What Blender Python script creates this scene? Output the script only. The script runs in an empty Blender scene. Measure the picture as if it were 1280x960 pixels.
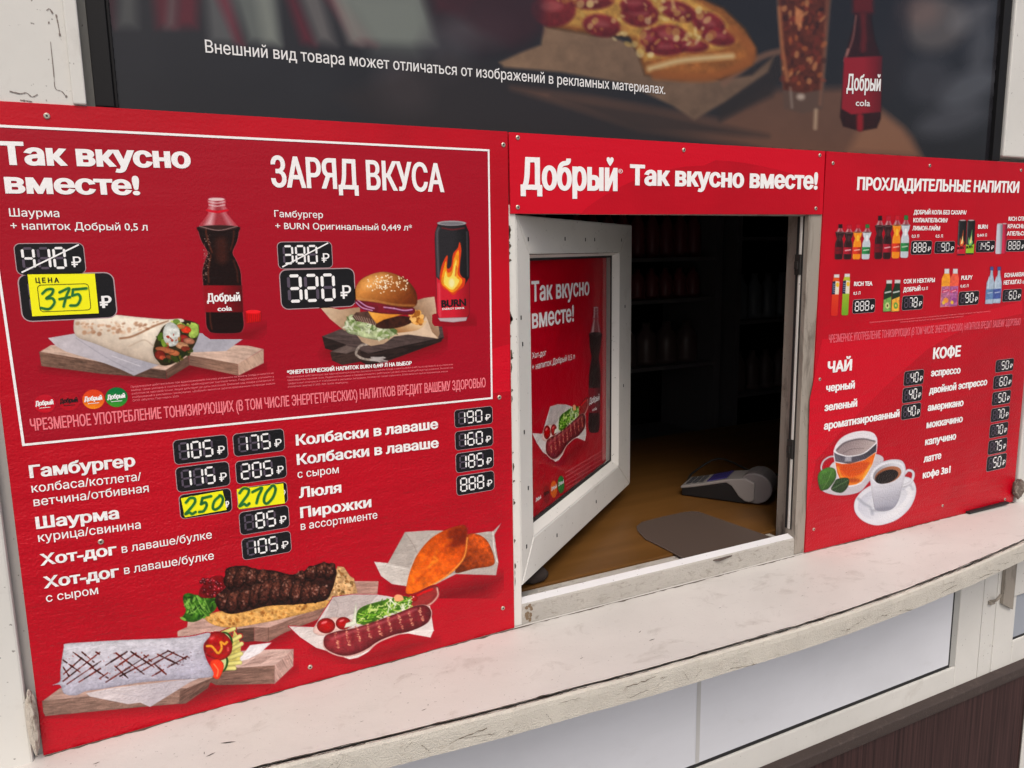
import bpy, bmesh, math, random
import numpy as np
from mathutils import Vector
from mathutils.geometry import delaunay_2d_cdt

sc = bpy.context.scene
COL = sc.collection
# ---------------------------------------------------------------- camera
CAMP = np.array([0.0, -1.0, 1.6])
YAW, PITCH, ROLL, FPX = 0.471205442, -0.165075801, -0.0174430347, 980.0
def axes():
    cy, sy = math.cos(YAW), math.sin(YAW); cp, sp = math.cos(PITCH), math.sin(PITCH)
    f = np.array([sy*cp, cy*cp, sp]); r = np.array([cy, -sy, 0.0]); u = np.cross(r, f)
    c, s = math.cos(ROLL), math.sin(ROLL)
    return c*r+s*u, -s*r+c*u, f
AR, AU, AF = axes()
cam = bpy.data.cameras.new('camera'); cam.sensor_fit = 'HORIZONTAL'; cam.sensor_width = 36.0
cam.lens = FPX/1280*36; cam.clip_start = 0.02; cam.clip_end = 2000
camo = bpy.data.objects.new('camera', cam); COL.objects.link(camo)
from mathutils import Matrix
camo.matrix_world = Matrix(((AR[0], AU[0], -AF[0], CAMP[0]), (AR[1], AU[1], -AF[1], CAMP[1]),
                            (AR[2], AU[2], -AF[2], CAMP[2]), (0, 0, 0, 1)))
sc.camera = camo
# ---------------------------------------------------------------- light
SUN_EL, SUN_AZ = math.radians(52), math.radians(200)     # azimuth clockwise from +y
w = bpy.data.worlds.new('World'); sc.world = w; w.use_nodes = True
nt = w.node_tree; bg = nt.nodes['Background']
sky = nt.nodes.new('ShaderNodeTexSky'); sky.sky_type = 'NISHITA'; sky.sun_disc = False
sky.sun_elevation = SUN_EL; sky.sun_rotation = SUN_AZ; sky.dust_density = 6.0; sky.ozone_density = 0.6; sky.air_density = 0.8
nt.links.new(sky.outputs[0], bg.inputs[0]); bg.inputs[1].default_value = 0.12
sl = bpy.data.lights.new('sun', 'SUN'); sl.energy = 1.3; sl.angle = math.radians(32); sl.color = (1.0, 0.965, 0.92)
so = bpy.data.objects.new('sun', sl); COL.objects.link(so)
sd = Vector((math.sin(SUN_AZ)*math.cos(SUN_EL), math.cos(SUN_AZ)*math.cos(SUN_EL), math.sin(SUN_EL)))
so.rotation_euler = sd.to_track_quat('Z', 'Y').to_euler(); so.location = (0, -3, 5)
sc.view_settings.view_transform = 'Standard'; sc.view_settings.look = 'None'
sc.view_settings.gamma = 1.0; sc.view_settings.exposure = 0.0; sc.view_settings.use_curve_mapping = False

# ---------------------------------------------------------------- projection helpers: a photo point to a point on a real plane
def ray(px, py):
    return AF + (px-640)/FPX*AR - (py-480)/FPX*AU
def P(px, py, y=0.0):
    d = ray(px, py); return CAMP + d*((y+1.0)/d[1])
def Pz(px, py, z):
    d = ray(px, py); return CAMP + d*((z-1.6)/d[2])
S2L = lambda c: np.where(np.asarray(c) <= 0.04045, np.asarray(c)/12.92, ((np.maximum(np.asarray(c), 0)+0.055)/1.055)**2.4)
def rgb(c): return tuple(float(v) for v in S2L(np.array(c)/255.0))

# ---------------------------------------------------------------- object helpers
def tag(o, label=None, cat=None, group=None, kind=None):
    if label: o['label'] = label
    if cat: o['category'] = cat
    if group: o['group'] = group
    if kind: o['kind'] = kind
    return o
def empty(name, loc, label, cat, group=None):
    o = bpy.data.objects.new(name, None); o.location = loc; o.empty_display_size = 0.05
    COL.objects.link(o); return tag(o, label, cat, group)
def origin(o):
    p = Vector((0, 0, 0))
    while o: p = p + Vector(o.location); o = o.parent
    return p
class MB:
    def __init__(self): self.v = []; self.f = []; self.m = []
    def face(self, pts, mi=0):
        n = len(self.v); self.v += [tuple(p) for p in pts]; self.f.append(tuple(range(n, n+len(pts)))); self.m.append(mi)
    def tris(self, vs, fs, mi=0):
        n = len(self.v); self.v += [tuple(p) for p in vs]
        for f in fs: self.f.append(tuple(i+n for i in f)); self.m.append(mi)
    def box(self, a, b, mi=0, M=None):
        x0, y0, z0 = a; x1, y1, z1 = b
        v = [(x0,y0,z0),(x1,y0,z0),(x1,y1,z0),(x0,y1,z0),(x0,y0,z1),(x1,y0,z1),(x1,y1,z1),(x0,y1,z1)]
        if M: v = [M(p) for p in v]
        self.tris(v, [(0,3,2,1),(4,5,6,7),(0,1,5,4),(1,2,6,5),(2,3,7,6),(3,0,4,7)], mi)
    def prism(self, pts, dirv, mi=0):
        n = len(pts); d = np.array(dirv); v = [np.array(p) for p in pts]; v2 = [p+d for p in v]
        self.tris(v+v2, [tuple(range(n-1, -1, -1)), tuple(range(n, 2*n))] + [(i, (i+1) % n, n+(i+1) % n, n+i) for i in range(n)], mi)
    def tube(self, pts, r, seg=10, mi=0):
        pts = [np.array(p, float) for p in pts]; n0 = len(self.v); k = len(pts)
        for i, p in enumerate(pts):
            t = pts[min(i+1, k-1)]-pts[max(i-1, 0)]; t /= np.linalg.norm(t)
            a = np.cross(t, (0, 0, 1) if abs(t[2]) < .9 else (1, 0, 0)); a /= np.linalg.norm(a); b = np.cross(t, a)
            rr = r[i] if hasattr(r, '__len__') else r
            for s in range(seg):
                q = 2*math.pi*s/seg; self.v.append(tuple(p+rr*(a*math.cos(q)+b*math.sin(q))))
        for i in range(k-1):
            for s in range(seg):
                self.f.append((n0+i*seg+s, n0+i*seg+(s+1) % seg, n0+(i+1)*seg+(s+1) % seg, n0+(i+1)*seg+s)); self.m.append(mi)
        self.f.append(tuple(n0+s for s in range(seg))); self.m.append(mi)
        self.f.append(tuple(n0+(k-1)*seg+s for s in range(seg-1, -1, -1))); self.m.append(mi)
    def lathe(self, c, prof, seg=16, mi=0):
        self.tube([(c[0], c[1], c[2]+z) for r, z in prof], [max(r, 1e-4) for r, z in prof], seg, mi)
    def build(self, name, mats, parent=None, bevel=0, smooth=False, seg=2, fixn=True):
        me = bpy.data.meshes.new(name); og = origin(parent) if parent else None
        v = [Vector(p)-og for p in self.v] if og is not None else self.v
        me.from_pydata(v, [], self.f)
        if not isinstance(mats, (list, tuple)): mats = [mats]
        for m in mats: me.materials.append(m)
        me.polygons.foreach_set('material_index', self.m)
        if fixn:
            bm = bmesh.new(); bm.from_mesh(me); bmesh.ops.recalc_face_normals(bm, faces=bm.faces); bm.to_mesh(me); bm.free()
        if smooth: me.polygons.foreach_set('use_smooth', [True]*len(me.polygons))
        o = bpy.data.objects.new(name, me); COL.objects.link(o); o.parent = parent
        if bevel:
            b = o.modifiers.new('bevel', 'BEVEL'); b.width = bevel; b.segments = seg; b.limit_method = 'ANGLE'; b.angle_limit = math.radians(40)
        return o

# ---------------------------------------------------------------- materials
def newmat(name):
    m = bpy.data.materials.new(name); m.use_nodes = True; t = m.node_tree
    return m, t, t.nodes['Principled BSDF']
def N(t, k, **kw):
    n = t.nodes.new(k)
    for a, b in kw.items():
        if a.startswith('i_'):
            key = a[2:]; key = int(key) if key.isdigit() else key
            n.inputs[key].default_value = b
        else: setattr(n, a, b)
    return n
def noise(t, scale, detail=5, rough=.55, stretch=None, dist=0.0, off=0.0):
    tc = N(t, 'ShaderNodeTexCoord'); mp = N(t, 'ShaderNodeMapping')
    mp.inputs['Scale'].default_value = stretch or (1, 1, 1); mp.inputs['Location'].default_value = (off, off*1.7, off*.6)
    nz = N(t, 'ShaderNodeTexNoise'); nz.inputs['Scale'].default_value = scale; nz.inputs['Detail'].default_value = detail
    nz.inputs['Roughness'].default_value = rough; nz.inputs['Distortion'].default_value = dist
    t.links.new(tc.outputs['Object'], mp.inputs[0]); t.links.new(mp.outputs[0], nz.inputs['Vector'])
    return nz.outputs['Fac']
def ramp(t, fac, stops):
    r = N(t, 'ShaderNodeValToRGB'); e = r.color_ramp.elements
    while len(e) < len(stops): e.new(0.5)
    for k, (p, c) in enumerate(stops):
        e[k].position = p; e[k].color = (c, c, c, 1) if not hasattr(c, '__len__') else (*c, 1)
    t.links.new(fac, r.inputs[0]); return r.outputs[0]
def mixc(t, fac, a, b):
    m = N(t, 'ShaderNodeMix', data_type='RGBA')
    for s, v in ((0, fac), (6, a), (7, b)):
        if hasattr(v, 'is_output') or isinstance(v, bpy.types.NodeSocket): t.links.new(v, m.inputs[s])
        else: m.inputs[s].default_value = (*v, 1) if hasattr(v, '__len__') else v
    return m.outputs[2]
def bump(t, b, h, strength, dist=0.001):
    n = N(t, 'ShaderNodeBump'); n.inputs['Strength'].default_value = strength; n.inputs['Distance'].default_value = dist
    t.links.new(h, n.inputs['Height']); t.links.new(n.outputs[0], b.inputs['Normal'])
def simple(name, c, rough=.5, metal=0.0, spec=.5):
    m, t, b = newmat(name); b.inputs['Base Color'].default_value = (*c, 1)
    b.inputs['Roughness'].default_value = rough; b.inputs['Metallic'].default_value = metal; b.inputs['Specular IOR Level'].default_value = spec
    return m
def weathered(name, c, dirt, amt=.5, scale=9.0, rough=.45, bs=.15, speck=True, stretch=None, off=0.0):
    """painted surface: large faint staining, dirt patches, small dark specks, fine bump"""
    m, t, b = newmat(name)
    big = ramp(t, noise(t, scale*.5, 6, .6, stretch, .4, off), [(.35, 0), (.75, 1)])
    c1 = mixc(t, big, c, tuple(k*.86 for k in c))
    d = ramp(t, noise(t, scale*2.2, 8, .68, stretch, .6, off+3), [(.62-.12*amt, 0), (.80-.12*amt, amt)])
    c2 = mixc(t, d, c1, dirt)
    if speck:
        sp = ramp(t, noise(t, scale*26, 2, .5, None, 0, off+7), [(.70, 0), (.76, .75)])
        c2 = mixc(t, sp, c2, tuple(k*.35 for k in dirt))
    t.links.new(c2, b.inputs['Base Color']); b.inputs['Roughness'].default_value = rough
    bump(t, b, noise(t, scale*12, 6, .6, stretch, 0, off+1), bs, .002)
    return m
RED = (184, 0, 27)          # printed red of the boards (sRGB)
REDL = rgb(RED)
def printed(name, attr=True, color=None, rough=.30, wr=.7, spec=.32):
    """ink on a glossy laminated board; faint horizontal ripples in the laminate"""
    m, t, b = newmat(name)
    if attr:
        a = N(t, 'ShaderNodeVertexColor', layer_name='Col'); t.links.new(a.outputs[0], b.inputs['Base Color'])
    else:
        b.inputs['Base Color'].default_value = (*color, 1)
        if name == 'printed_red':
            t.links.new(mixc(t, ramp(t, noise(t, 5, 5, .6, None, .5), [(.3, 0), (.7, 1)]), tuple(k*.86 for k in color), tuple(k*1.10 for k in color)), b.inputs['Base Color'])
    b.inputs['Roughness'].default_value = rough; b.inputs['Specular IOR Level'].default_value = spec
    mx = N(t, 'ShaderNodeMath', operation='ADD')
    t.links.new(noise(t, 38, 4, .55, (.25, 1, 1)), mx.inputs[0]); 
    m2 = N(t, 'ShaderNodeMath', operation='MULTIPLY'); m2.inputs[1].default_value = .35
    t.links.new(noise(t, 300, 2, .5), m2.inputs[0]); t.links.new(m2.outputs[0], mx.inputs[1])
    tc = N(t, 'ShaderNodeNewGeometry'); sx = N(t, 'ShaderNodeSeparateXYZ'); t.links.new(tc.outputs['Position'], sx.inputs[0])   # the laminate has lifted and rippled towards the bottom
    mr = N(t, 'ShaderNodeMapRange'); mr.inputs[1].default_value = 1.25; mr.inputs[2].default_value = 1.52; mr.inputs[3].default_value = 1.5; mr.inputs[4].default_value = .22
    t.links.new(sx.outputs[2], mr.inputs[0]); m3 = N(t, 'ShaderNodeMath', operation='MULTIPLY'); t.links.new(mx.outputs[0], m3.inputs[0]); t.links.new(mr.outputs[0], m3.inputs[1])
    bump(t, b, m3.outputs[0], wr, .004)
    return m
M = {}
M['red'] = printed('printed_red', False, REDL)
M['ink'] = printed('printed_picture', True)
M['white_ink'] = printed('white_ink', False, (.88, .88, .88))
RED2 = (163, 1, 30)
M['red2'] = printed('printed_deep_red', False, rgb(RED2))
M['pink_ink'] = printed('pink_ink', False, rgb((240, 125, 135)))
M['dim_pink_ink'] = printed('dim_pink_ink', False, rgb((226, 96, 110)))
M['black_ink'] = printed('black_ink', False, rgb((20, 20, 24)))
M['dim_ink'] = printed('unlit_segment_ink', False, rgb((86, 77, 92)))
M['grey_ink'] = printed('grey_ink', False, rgb((175, 150, 155)))
M['light_red'] = printed('light_red_ink', False, rgb((202, 2, 32)))
M['dark_red'] = printed('deep_red_ink', False, rgb((176, 0, 28)))
M['banner'] = printed('printed_film', True, rough=.13, wr=.12, spec=.42)
M['banner_text'] = printed('film_lettering', False, (.75, .75, .75), rough=.22, wr=.5)
M['yellow'] = printed('yellow_paper', False, rgb((243, 240, 10)), rough=.6, wr=.12, spec=.3)
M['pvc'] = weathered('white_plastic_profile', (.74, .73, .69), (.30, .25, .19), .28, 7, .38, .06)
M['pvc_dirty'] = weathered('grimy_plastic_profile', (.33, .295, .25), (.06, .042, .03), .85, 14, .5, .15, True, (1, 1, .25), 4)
M['sillpaint'] = weathered('flaking_white_paint', (.58, .55, .50), (.20, .155, .11), .7, 60, .6, 1.6, True, (.5, 1, 1), 2)
M['sill_top'] = weathered('clean_white_sill', (.78, .78, .79), (.35, .3, .25), .2, 9, .3, .05)
M['counter'] = weathered('worn_painted_counter', (.67, .645, .61), (.33, .295, .26), .5, 12, .5, .2, True, (.7, 1, 1), 1)
M['counter_edge'] = weathered('cracked_counter_edge', (.66, .625, .55), (.36, .30, .23), .55, 42, .55, 1.2, True, None, 5)
M['crack'] = simple('old_dark_wood_under_paint', (.035, .025, .018), .9)
M['wallpaint'] = weathered('white_wall_paint', (.66, .655, .62), (.25, .21, .18), .25, 6, .5, .12, True, None, 9)
M['wallgrey'] = weathered('jamb_shade_grey', (.42, .42, .40), (.2, .17, .14), .4, 7, .5, .1, True, None, 12)  # white jamb lying in shade; that shade is put into this grey
M['gasket'] = simple('black_rubber', (.012, .012, .013), .55)
M['metal'] = simple('dull_steel', (.35, .33, .30), .45, .8)
M['dark_metal'] = simple('dark_steel', (.05, .048, .045), .5, .6)
M['screw'] = simple('screw_head', (.55, .50, .42), .4, .7)
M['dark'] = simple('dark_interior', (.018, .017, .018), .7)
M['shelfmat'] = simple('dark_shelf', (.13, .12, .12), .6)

def wood(name, c1, c2, stretch, scale=6, rough=.5):
    m, t, b = newmat(name)
    r = ramp(t, noise(t, scale, 7, .65, stretch, .6), [(.3, c1), (.7, c2)])
    t.links.new(r, b.inputs['Base Color']); b.inputs['Roughness'].default_value = rough; b.inputs['Specular IOR Level'].default_value = .2
    bump(t, b, noise(t, scale*4, 4, .6, stretch), .12, .001); return m
M['brown'] = wood('brown_laminate', (.012, .006, .006), (.070, .034, .032), (20, 20, .3), 7, .55)
M['brown_ledge'] = weathered('brown_painted_ledge', (.050, .034, .029), (.13, .10, .085), .55, 30, .6, .5, True, None, 6)
M['desk'] = wood('amber_laminate_desk', (.105, .047, .011), (.155, .070, .018), (.6, 5, 1), 4, .4)
M['pane'] = weathered('white_opaque_pane', (.77, .79, .84), (.52, .51, .50), .22, 8, .14, .02, False, (.5, 1, 1), 15)
m, t, b = newmat('window_glass'); M['glass'] = m
b.inputs['Base Color'].default_value = (1, 1, 1, 1)
tr = N(t, 'ShaderNodeBsdfTransparent'); gl = N(t, 'ShaderNodeBsdfGlossy'); gl.inputs['Roughness'].default_value = .02
fr = N(t, 'ShaderNodeFresnel'); fr.inputs[0].default_value = 1.22; mx = N(t, 'ShaderNodeMixShader')
ge = N(t, 'ShaderNodeNewGeometry'); sb = N(t, 'ShaderNodeMath', operation='SUBTRACT', use_clamp=True); t.links.new(fr.outputs[0], sb.inputs[0]); t.links.new(ge.outputs['Backfacing'], sb.inputs[1]); t.links.new(sb.outputs[0], mx.inputs[0]); t.links.new(tr.outputs[0], mx.inputs[1]); t.links.new(gl.outputs[0], mx.inputs[2])
t.links.new(mx.outputs[0], t.nodes['Material Output'].inputs[0]); t.nodes.remove(b)

# ---------------------------------------------------------------- lettering (outlines filled as flat ink)
_gl = {}
def outline(s):
    if s in _gl: return _gl[s]
    c = bpy.data.curves.new('t', 'FONT'); c.body = s; c.size = 1; c.fill_mode = 'NONE'; c.resolution_u = 3
    o = bpy.data.objects.new('t', c); me = o.to_mesh()
    vs = np.array([(v.co.x, v.co.y) for v in me.vertices]); nx = {}
    for e in me.edges:
        a, b_ = e.vertices; nx.setdefault(a, []).append(b_); nx.setdefault(b_, []).append(a)
    o.to_mesh_clear(); bpy.data.objects.remove(o); bpy.data.curves.remove(c)
    loops = []; seen = set()
    for i in range(len(vs)):
        if i in seen or i not in nx: continue
        lp = [i]; seen.add(i); cur = i; prev = None
        while True:
            nb = [k for k in nx[cur] if k != prev and k not in seen]
            if not nb: break
            k = min(nb, key=lambda q: (abs(q-cur) != 1, q)) if prev is None else nb[0]
            lp.append(k); seen.add(k); prev, cur = cur, k
        pts = vs[lp]
        keep = np.linalg.norm(pts-np.roll(pts, 1, 0), axis=1) > 1e-5
        pts = pts[keep]
        if len(pts) >= 3: loops.append(pts)
    _gl[s] = loops
    return loops
def area(p): return .5*np.sum(p[:, 0]*np.roll(p[:, 1], -1)-np.roll(p[:, 0], -1)*p[:, 1])
def inside(p, q):
    x, y = q; c = False; n = len(p)
    for i in range(n):
        a, b_ = p[i], p[i-1]
        if (a[1] > y) != (b_[1] > y) and x < (b_[0]-a[0])*(y-a[1])/(b_[1]-a[1])+a[0]: c = not c
    return c
CAPH = max(p[:, 1].max() for p in outline('Н'))
def fill(loops):
    V = []; E = []
    for p in loops:
        n = len(V); V += [Vector((float(a), float(b_))) for a, b_ in p]; E += [(n+i, n+(i+1) % len(p)) for i in range(len(p))]
    r = delaunay_2d_cdt(V, E, [], 0, 1e-7)
    vo = np.array([(v.x, v.y) for v in r[0]]); fs = [list(f) for f in r[2]]
    if not fs: return [], []
    cen = np.array([vo[f].mean(0) for f in fs]); wn = np.zeros(len(fs))
    for p in loops:
        a = p; b_ = np.roll(p, -1, 0)
        for (x0, y0), (x1, y1) in zip(a, b_):
            up = (y0 <= cen[:, 1]) & (y1 > cen[:, 1]); dn = (y0 > cen[:, 1]) & (y1 <= cen[:, 1])
            cr = (x1-x0)*(cen[:, 1]-y0)-(cen[:, 0]-x0)*(y1-y0)
            wn += np.where(up & (cr > 0), 1, 0) - np.where(dn & (cr < 0), 1, 0)
    return vo, [f for f, k in zip(fs, wn) if abs(k) > .5]
def lettering(s, A, B, h, bold=0.0):
    """string whose ink spans 2-D points A..B on the baseline with capitals h high; returns flat verts and faces"""
    A = np.array(A, float); B = np.array(B, float); L = np.linalg.norm(B-A); d = (B-A)/L; off = bold*h; offy = off*.5
    src = outline(s); x0 = min(p[:, 0].min() for p in src); x1 = max(p[:, 0].max() for p in src)
    kx = (L-2*off)/(x1-x0); ky = (h-2*offy)/CAPH
    out = []; order = sorted(src, key=lambda p: p[:, 0].min()); grp = []
    for p in order:                                                  # contours that overlap in x make one glyph
        if grp and p[:, 0].min() < grp[-1][1]: grp[-1][0].append(p); grp[-1][1] = max(grp[-1][1], p[:, 0].max())
        else: grp.append([[p], p[:, 0].max()])
    signed = [(p, 1 if area(max(g[0], key=lambda k: abs(area(k)))) > 0 else -1) for g in grp for p in g[0]]
    for p, sg in signed:
        q = np.stack([(p[:, 0]-x0)*kx+off, p[:, 1]*ky+offy], 1)
        if sg < 0: q = q[::-1]                                       # outer contours counter-clockwise, counters clockwise
        if off:
            e1 = q-np.roll(q, 1, 0); e2 = np.roll(q, -1, 0)-q
            e1 /= np.linalg.norm(e1, axis=1)[:, None]+1e-12; e2 /= np.linalg.norm(e2, axis=1)[:, None]+1e-12
            n1 = np.stack([e1[:, 1], -e1[:, 0]], 1); n2 = np.stack([e2[:, 1], -e2[:, 0]], 1)
            mt = n1+n2; den = np.maximum((mt*mt).sum(1)/2, .55)[:, None]
            q = q+mt/den*np.array([off, offy])
        out.append(q)
    vo, fs = fill(out)
    ver = np.array([-d[1], d[0]])*0+np.array([0, 1.0])
    return [A+d*v[0]+ver*v[1] for v in vo], fs

class Face2D:
    """a flat printed face: 2-D (u, v) in metres -> world; photo point -> (u, v)"""
    def __init__(self, y): self.y = y
    def uv(self, px, py, lift=0): p = P(px, py, self.y-lift); return np.array([p[0], p[2]])
    def W(self, q, lift): return (q[0], self.y-lift, q[1])
class SashFace(Face2D):
    def __init__(self, hx, hy, th, back): 
        self.d = np.array([math.cos(th), math.sin(th), 0]); self.n = np.array([math.sin(th), -math.cos(th), 0])   # n faces outward
        self.o = np.array([hx, hy, 0])-self.n*back
    def uv(self, px, py, lift=0):
        o = self.o+self.n*lift; d = ray(px, py); t_ = ((o-CAMP)@self.n)/(d@self.n); p = CAMP+d*t_
        return np.array([(p-self.o)@self.d, p[2]])
    def W(self, q, lift): 
        p = self.o+self.d*q[0]+self.n*lift; return (p[0], p[1], q[1])

def text(face, items, mat, parent, name='lettering', lift=.0007, **kw):
    """items: (string, (x,y) baseline start px, (x,y) baseline end px, cap height px, boldness) -> one printed part"""
    mb = MB(); o = None
    for s, a, b_, cap, bold in items:
        A = face.uv(*a); B = face.uv(*b_); C = face.uv(a[0], a[1]-cap)
        vo, fs = lettering(s, A, B, abs(C[1]-A[1]), bold)
        mb.tris([face.W(q, lift) for q in vo], fs)
        if name != 'fine_print': o = mb.build(name, mat, parent, fixn=False); mb = MB()
    return o or mb.build(name, mat, parent, fixn=False)

SEG = {'0': 'abcdef', '1': 'bc', '2': 'abged', '3': 'abgcd', '4': 'fgbc', '5': 'afgcd', '6': 'afgedc', '7': 'abc', '8': 'abcdefg', '9': 'abcdfg', ' ': ''}
def rrect(x0, z0, x1, z1, r, n=5):
    o = []
    for cx, cz, a0 in ((x1-r, z1-r, 0), (x0+r, z1-r, 90), (x0+r, z0+r, 180), (x1-r, z0+r, 270)):
        for k in range(n+1):
            a = math.radians(a0+90*k/n); o.append((cx+r*math.cos(a), cz+r*math.sin(a)))
    return o
def price(face, tl, br, digits, parent, struck=False, rub=True):
    a = face.uv(*tl); b_ = face.uv(*br); x0, z1 = a; x1, z0 = b_; W, H = x1-x0, z1-z0; r = .17*H
    mb = MB(); e = .025*H
    mb.face([face.W(q, .0003) for q in rrect(x0-e, z0-e, x1+e, z1+e, r+e)], 1)
    mb.face([face.W(q, .0005) for q in rrect(x0, z0, x1, z1, r)], 0)
    disp = mb.build('price_display', [M['black_ink'], M['grey_ink']], parent, fixn=False)
    sm = MB(); dw = W*.155; dh = H*.66; t_ = H*.078; pz = z0+H*.19
    for k, ch in enumerate(digits):
        px = x0+W*(.105+.225*k); lit = SEG[ch]
        def hseg(zc, on): 
            g = t_*.75; x_a, x_b = px+g, px+dw-g
            sm.face([face.W(q, .0008) for q in ((x_a-t_*.4, zc), (x_a, zc-t_*.5), (x_b, zc-t_*.5), (x_b+t_*.4, zc), (x_b, zc+t_*.5), (x_a, zc+t_*.5))], 0 if on else 1)
        def vseg(xc, za, zb, on):
            za += t_*.65; zb -= t_*.65; t2 = t_*.5
            sm.face([face.W(q, .0008) for q in ((xc, za-t_*.4), (xc+t2, za), (xc+t2, zb), (xc, zb+t_*.4), (xc-t2, zb), (xc-t2, za))], 0 if on else 1)
        hseg(pz+dh, 'a' in lit); hseg(pz+dh/2, 'g' in lit); hseg(pz, 'd' in lit)
        vseg(px+dw, pz+dh/2, pz+dh, 'b' in lit); vseg(px+dw, pz, pz+dh/2, 'c' in lit)
        vseg(px, pz+dh/2, pz+dh, 'f' in lit); vseg(px, pz, pz+dh/2, 'e' in lit)
    if rub and digits.strip():
        vo, fs = lettering('₽', (x0+W*.80, z0+H*.2), (x0+W*.95, z0+H*.2), H*.36, .02)
        sm.tris([face.W(q, .0008) for q in vo], fs, 0)
    if struck:
        p0 = np.array((x0+W*.06, z0+H*.06)); p1 = np.array((x1-W*.06, z1-H*.04)); d = (p1-p0)/np.linalg.norm(p1-p0); n = np.array((-d[1], d[0]))*H*.025
        sm.face([face.W(q, .0011) for q in (p0-n, p1-n, p1+n, p0+n)], 0)
    sm.build('digits', [M['white_ink'], M['dim_ink']], disp, fixn=False)
    return disp

# ---------------------------------------------------------------- little 2-D ink painter: pictures printed on the boards
def hashn(ix, iy, seed):
    h = (ix*374761393+iy*668265263+seed*974634777) & 0xffffffff
    h = ((h ^ (h >> 13))*1274126177) & 0xffffffff
    return ((h ^ (h >> 16)) & 0xffff)/65535.0
def vnoise(X, Y, scale, seed=0, octv=3):
    o = np.zeros_like(X); a = 1.0; tot = 0
    for k in range(octv):
        x = X/scale; y = Y/scale; ix = np.floor(x).astype(np.int64); iy = np.floor(y).astype(np.int64); fx = x-ix; fy = y-iy
        fx = fx*fx*(3-2*fx); fy = fy*fy*(3-2*fy)
        v = (hashn(ix, iy, seed+k)*(1-fx)+hashn(ix+1, iy, seed+k)*fx)*(1-fy)+(hashn(ix, iy+1, seed+k)*(1-fx)+hashn(ix+1, iy+1, seed+k)*fx)*fy
        o += a*v; tot += a; a *= .55; scale /= 2.1
    return o/tot*2-1
def smooth(pts, n=5):
    p = np.array(pts, float); k = len(p); o = []
    for i in range(k):
        a, b_, c, d = p[i-1], p[i], p[(i+1) % k], p[(i+2) % k]
        for j in range(n):
            s = j/n; o.append(.5*((2*b_)+(c-a)*s+(2*a-5*b_+4*c-d)*s*s+(3*b_-a-3*c+d)*s**3))
    return np.array(o)
def smooth_open(pts, n=5):
    p = np.array(pts, float); p = np.vstack([2*p[0]-p[1], p, 2*p[-1]-p[-2]]); o = []
    for i in range(1, len(p)-2):
        a, b_, c, d = p[i-1], p[i], p[i+1], p[i+2]
        for j in range(n):
            s = j/n; o.append(.5*((2*b_)+(c-a)*s+(2*a-5*b_+4*c-d)*s*s+(3*b_-a-3*c+d)*s**3))
    o.append(p[-2]); return np.array(o)
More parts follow.
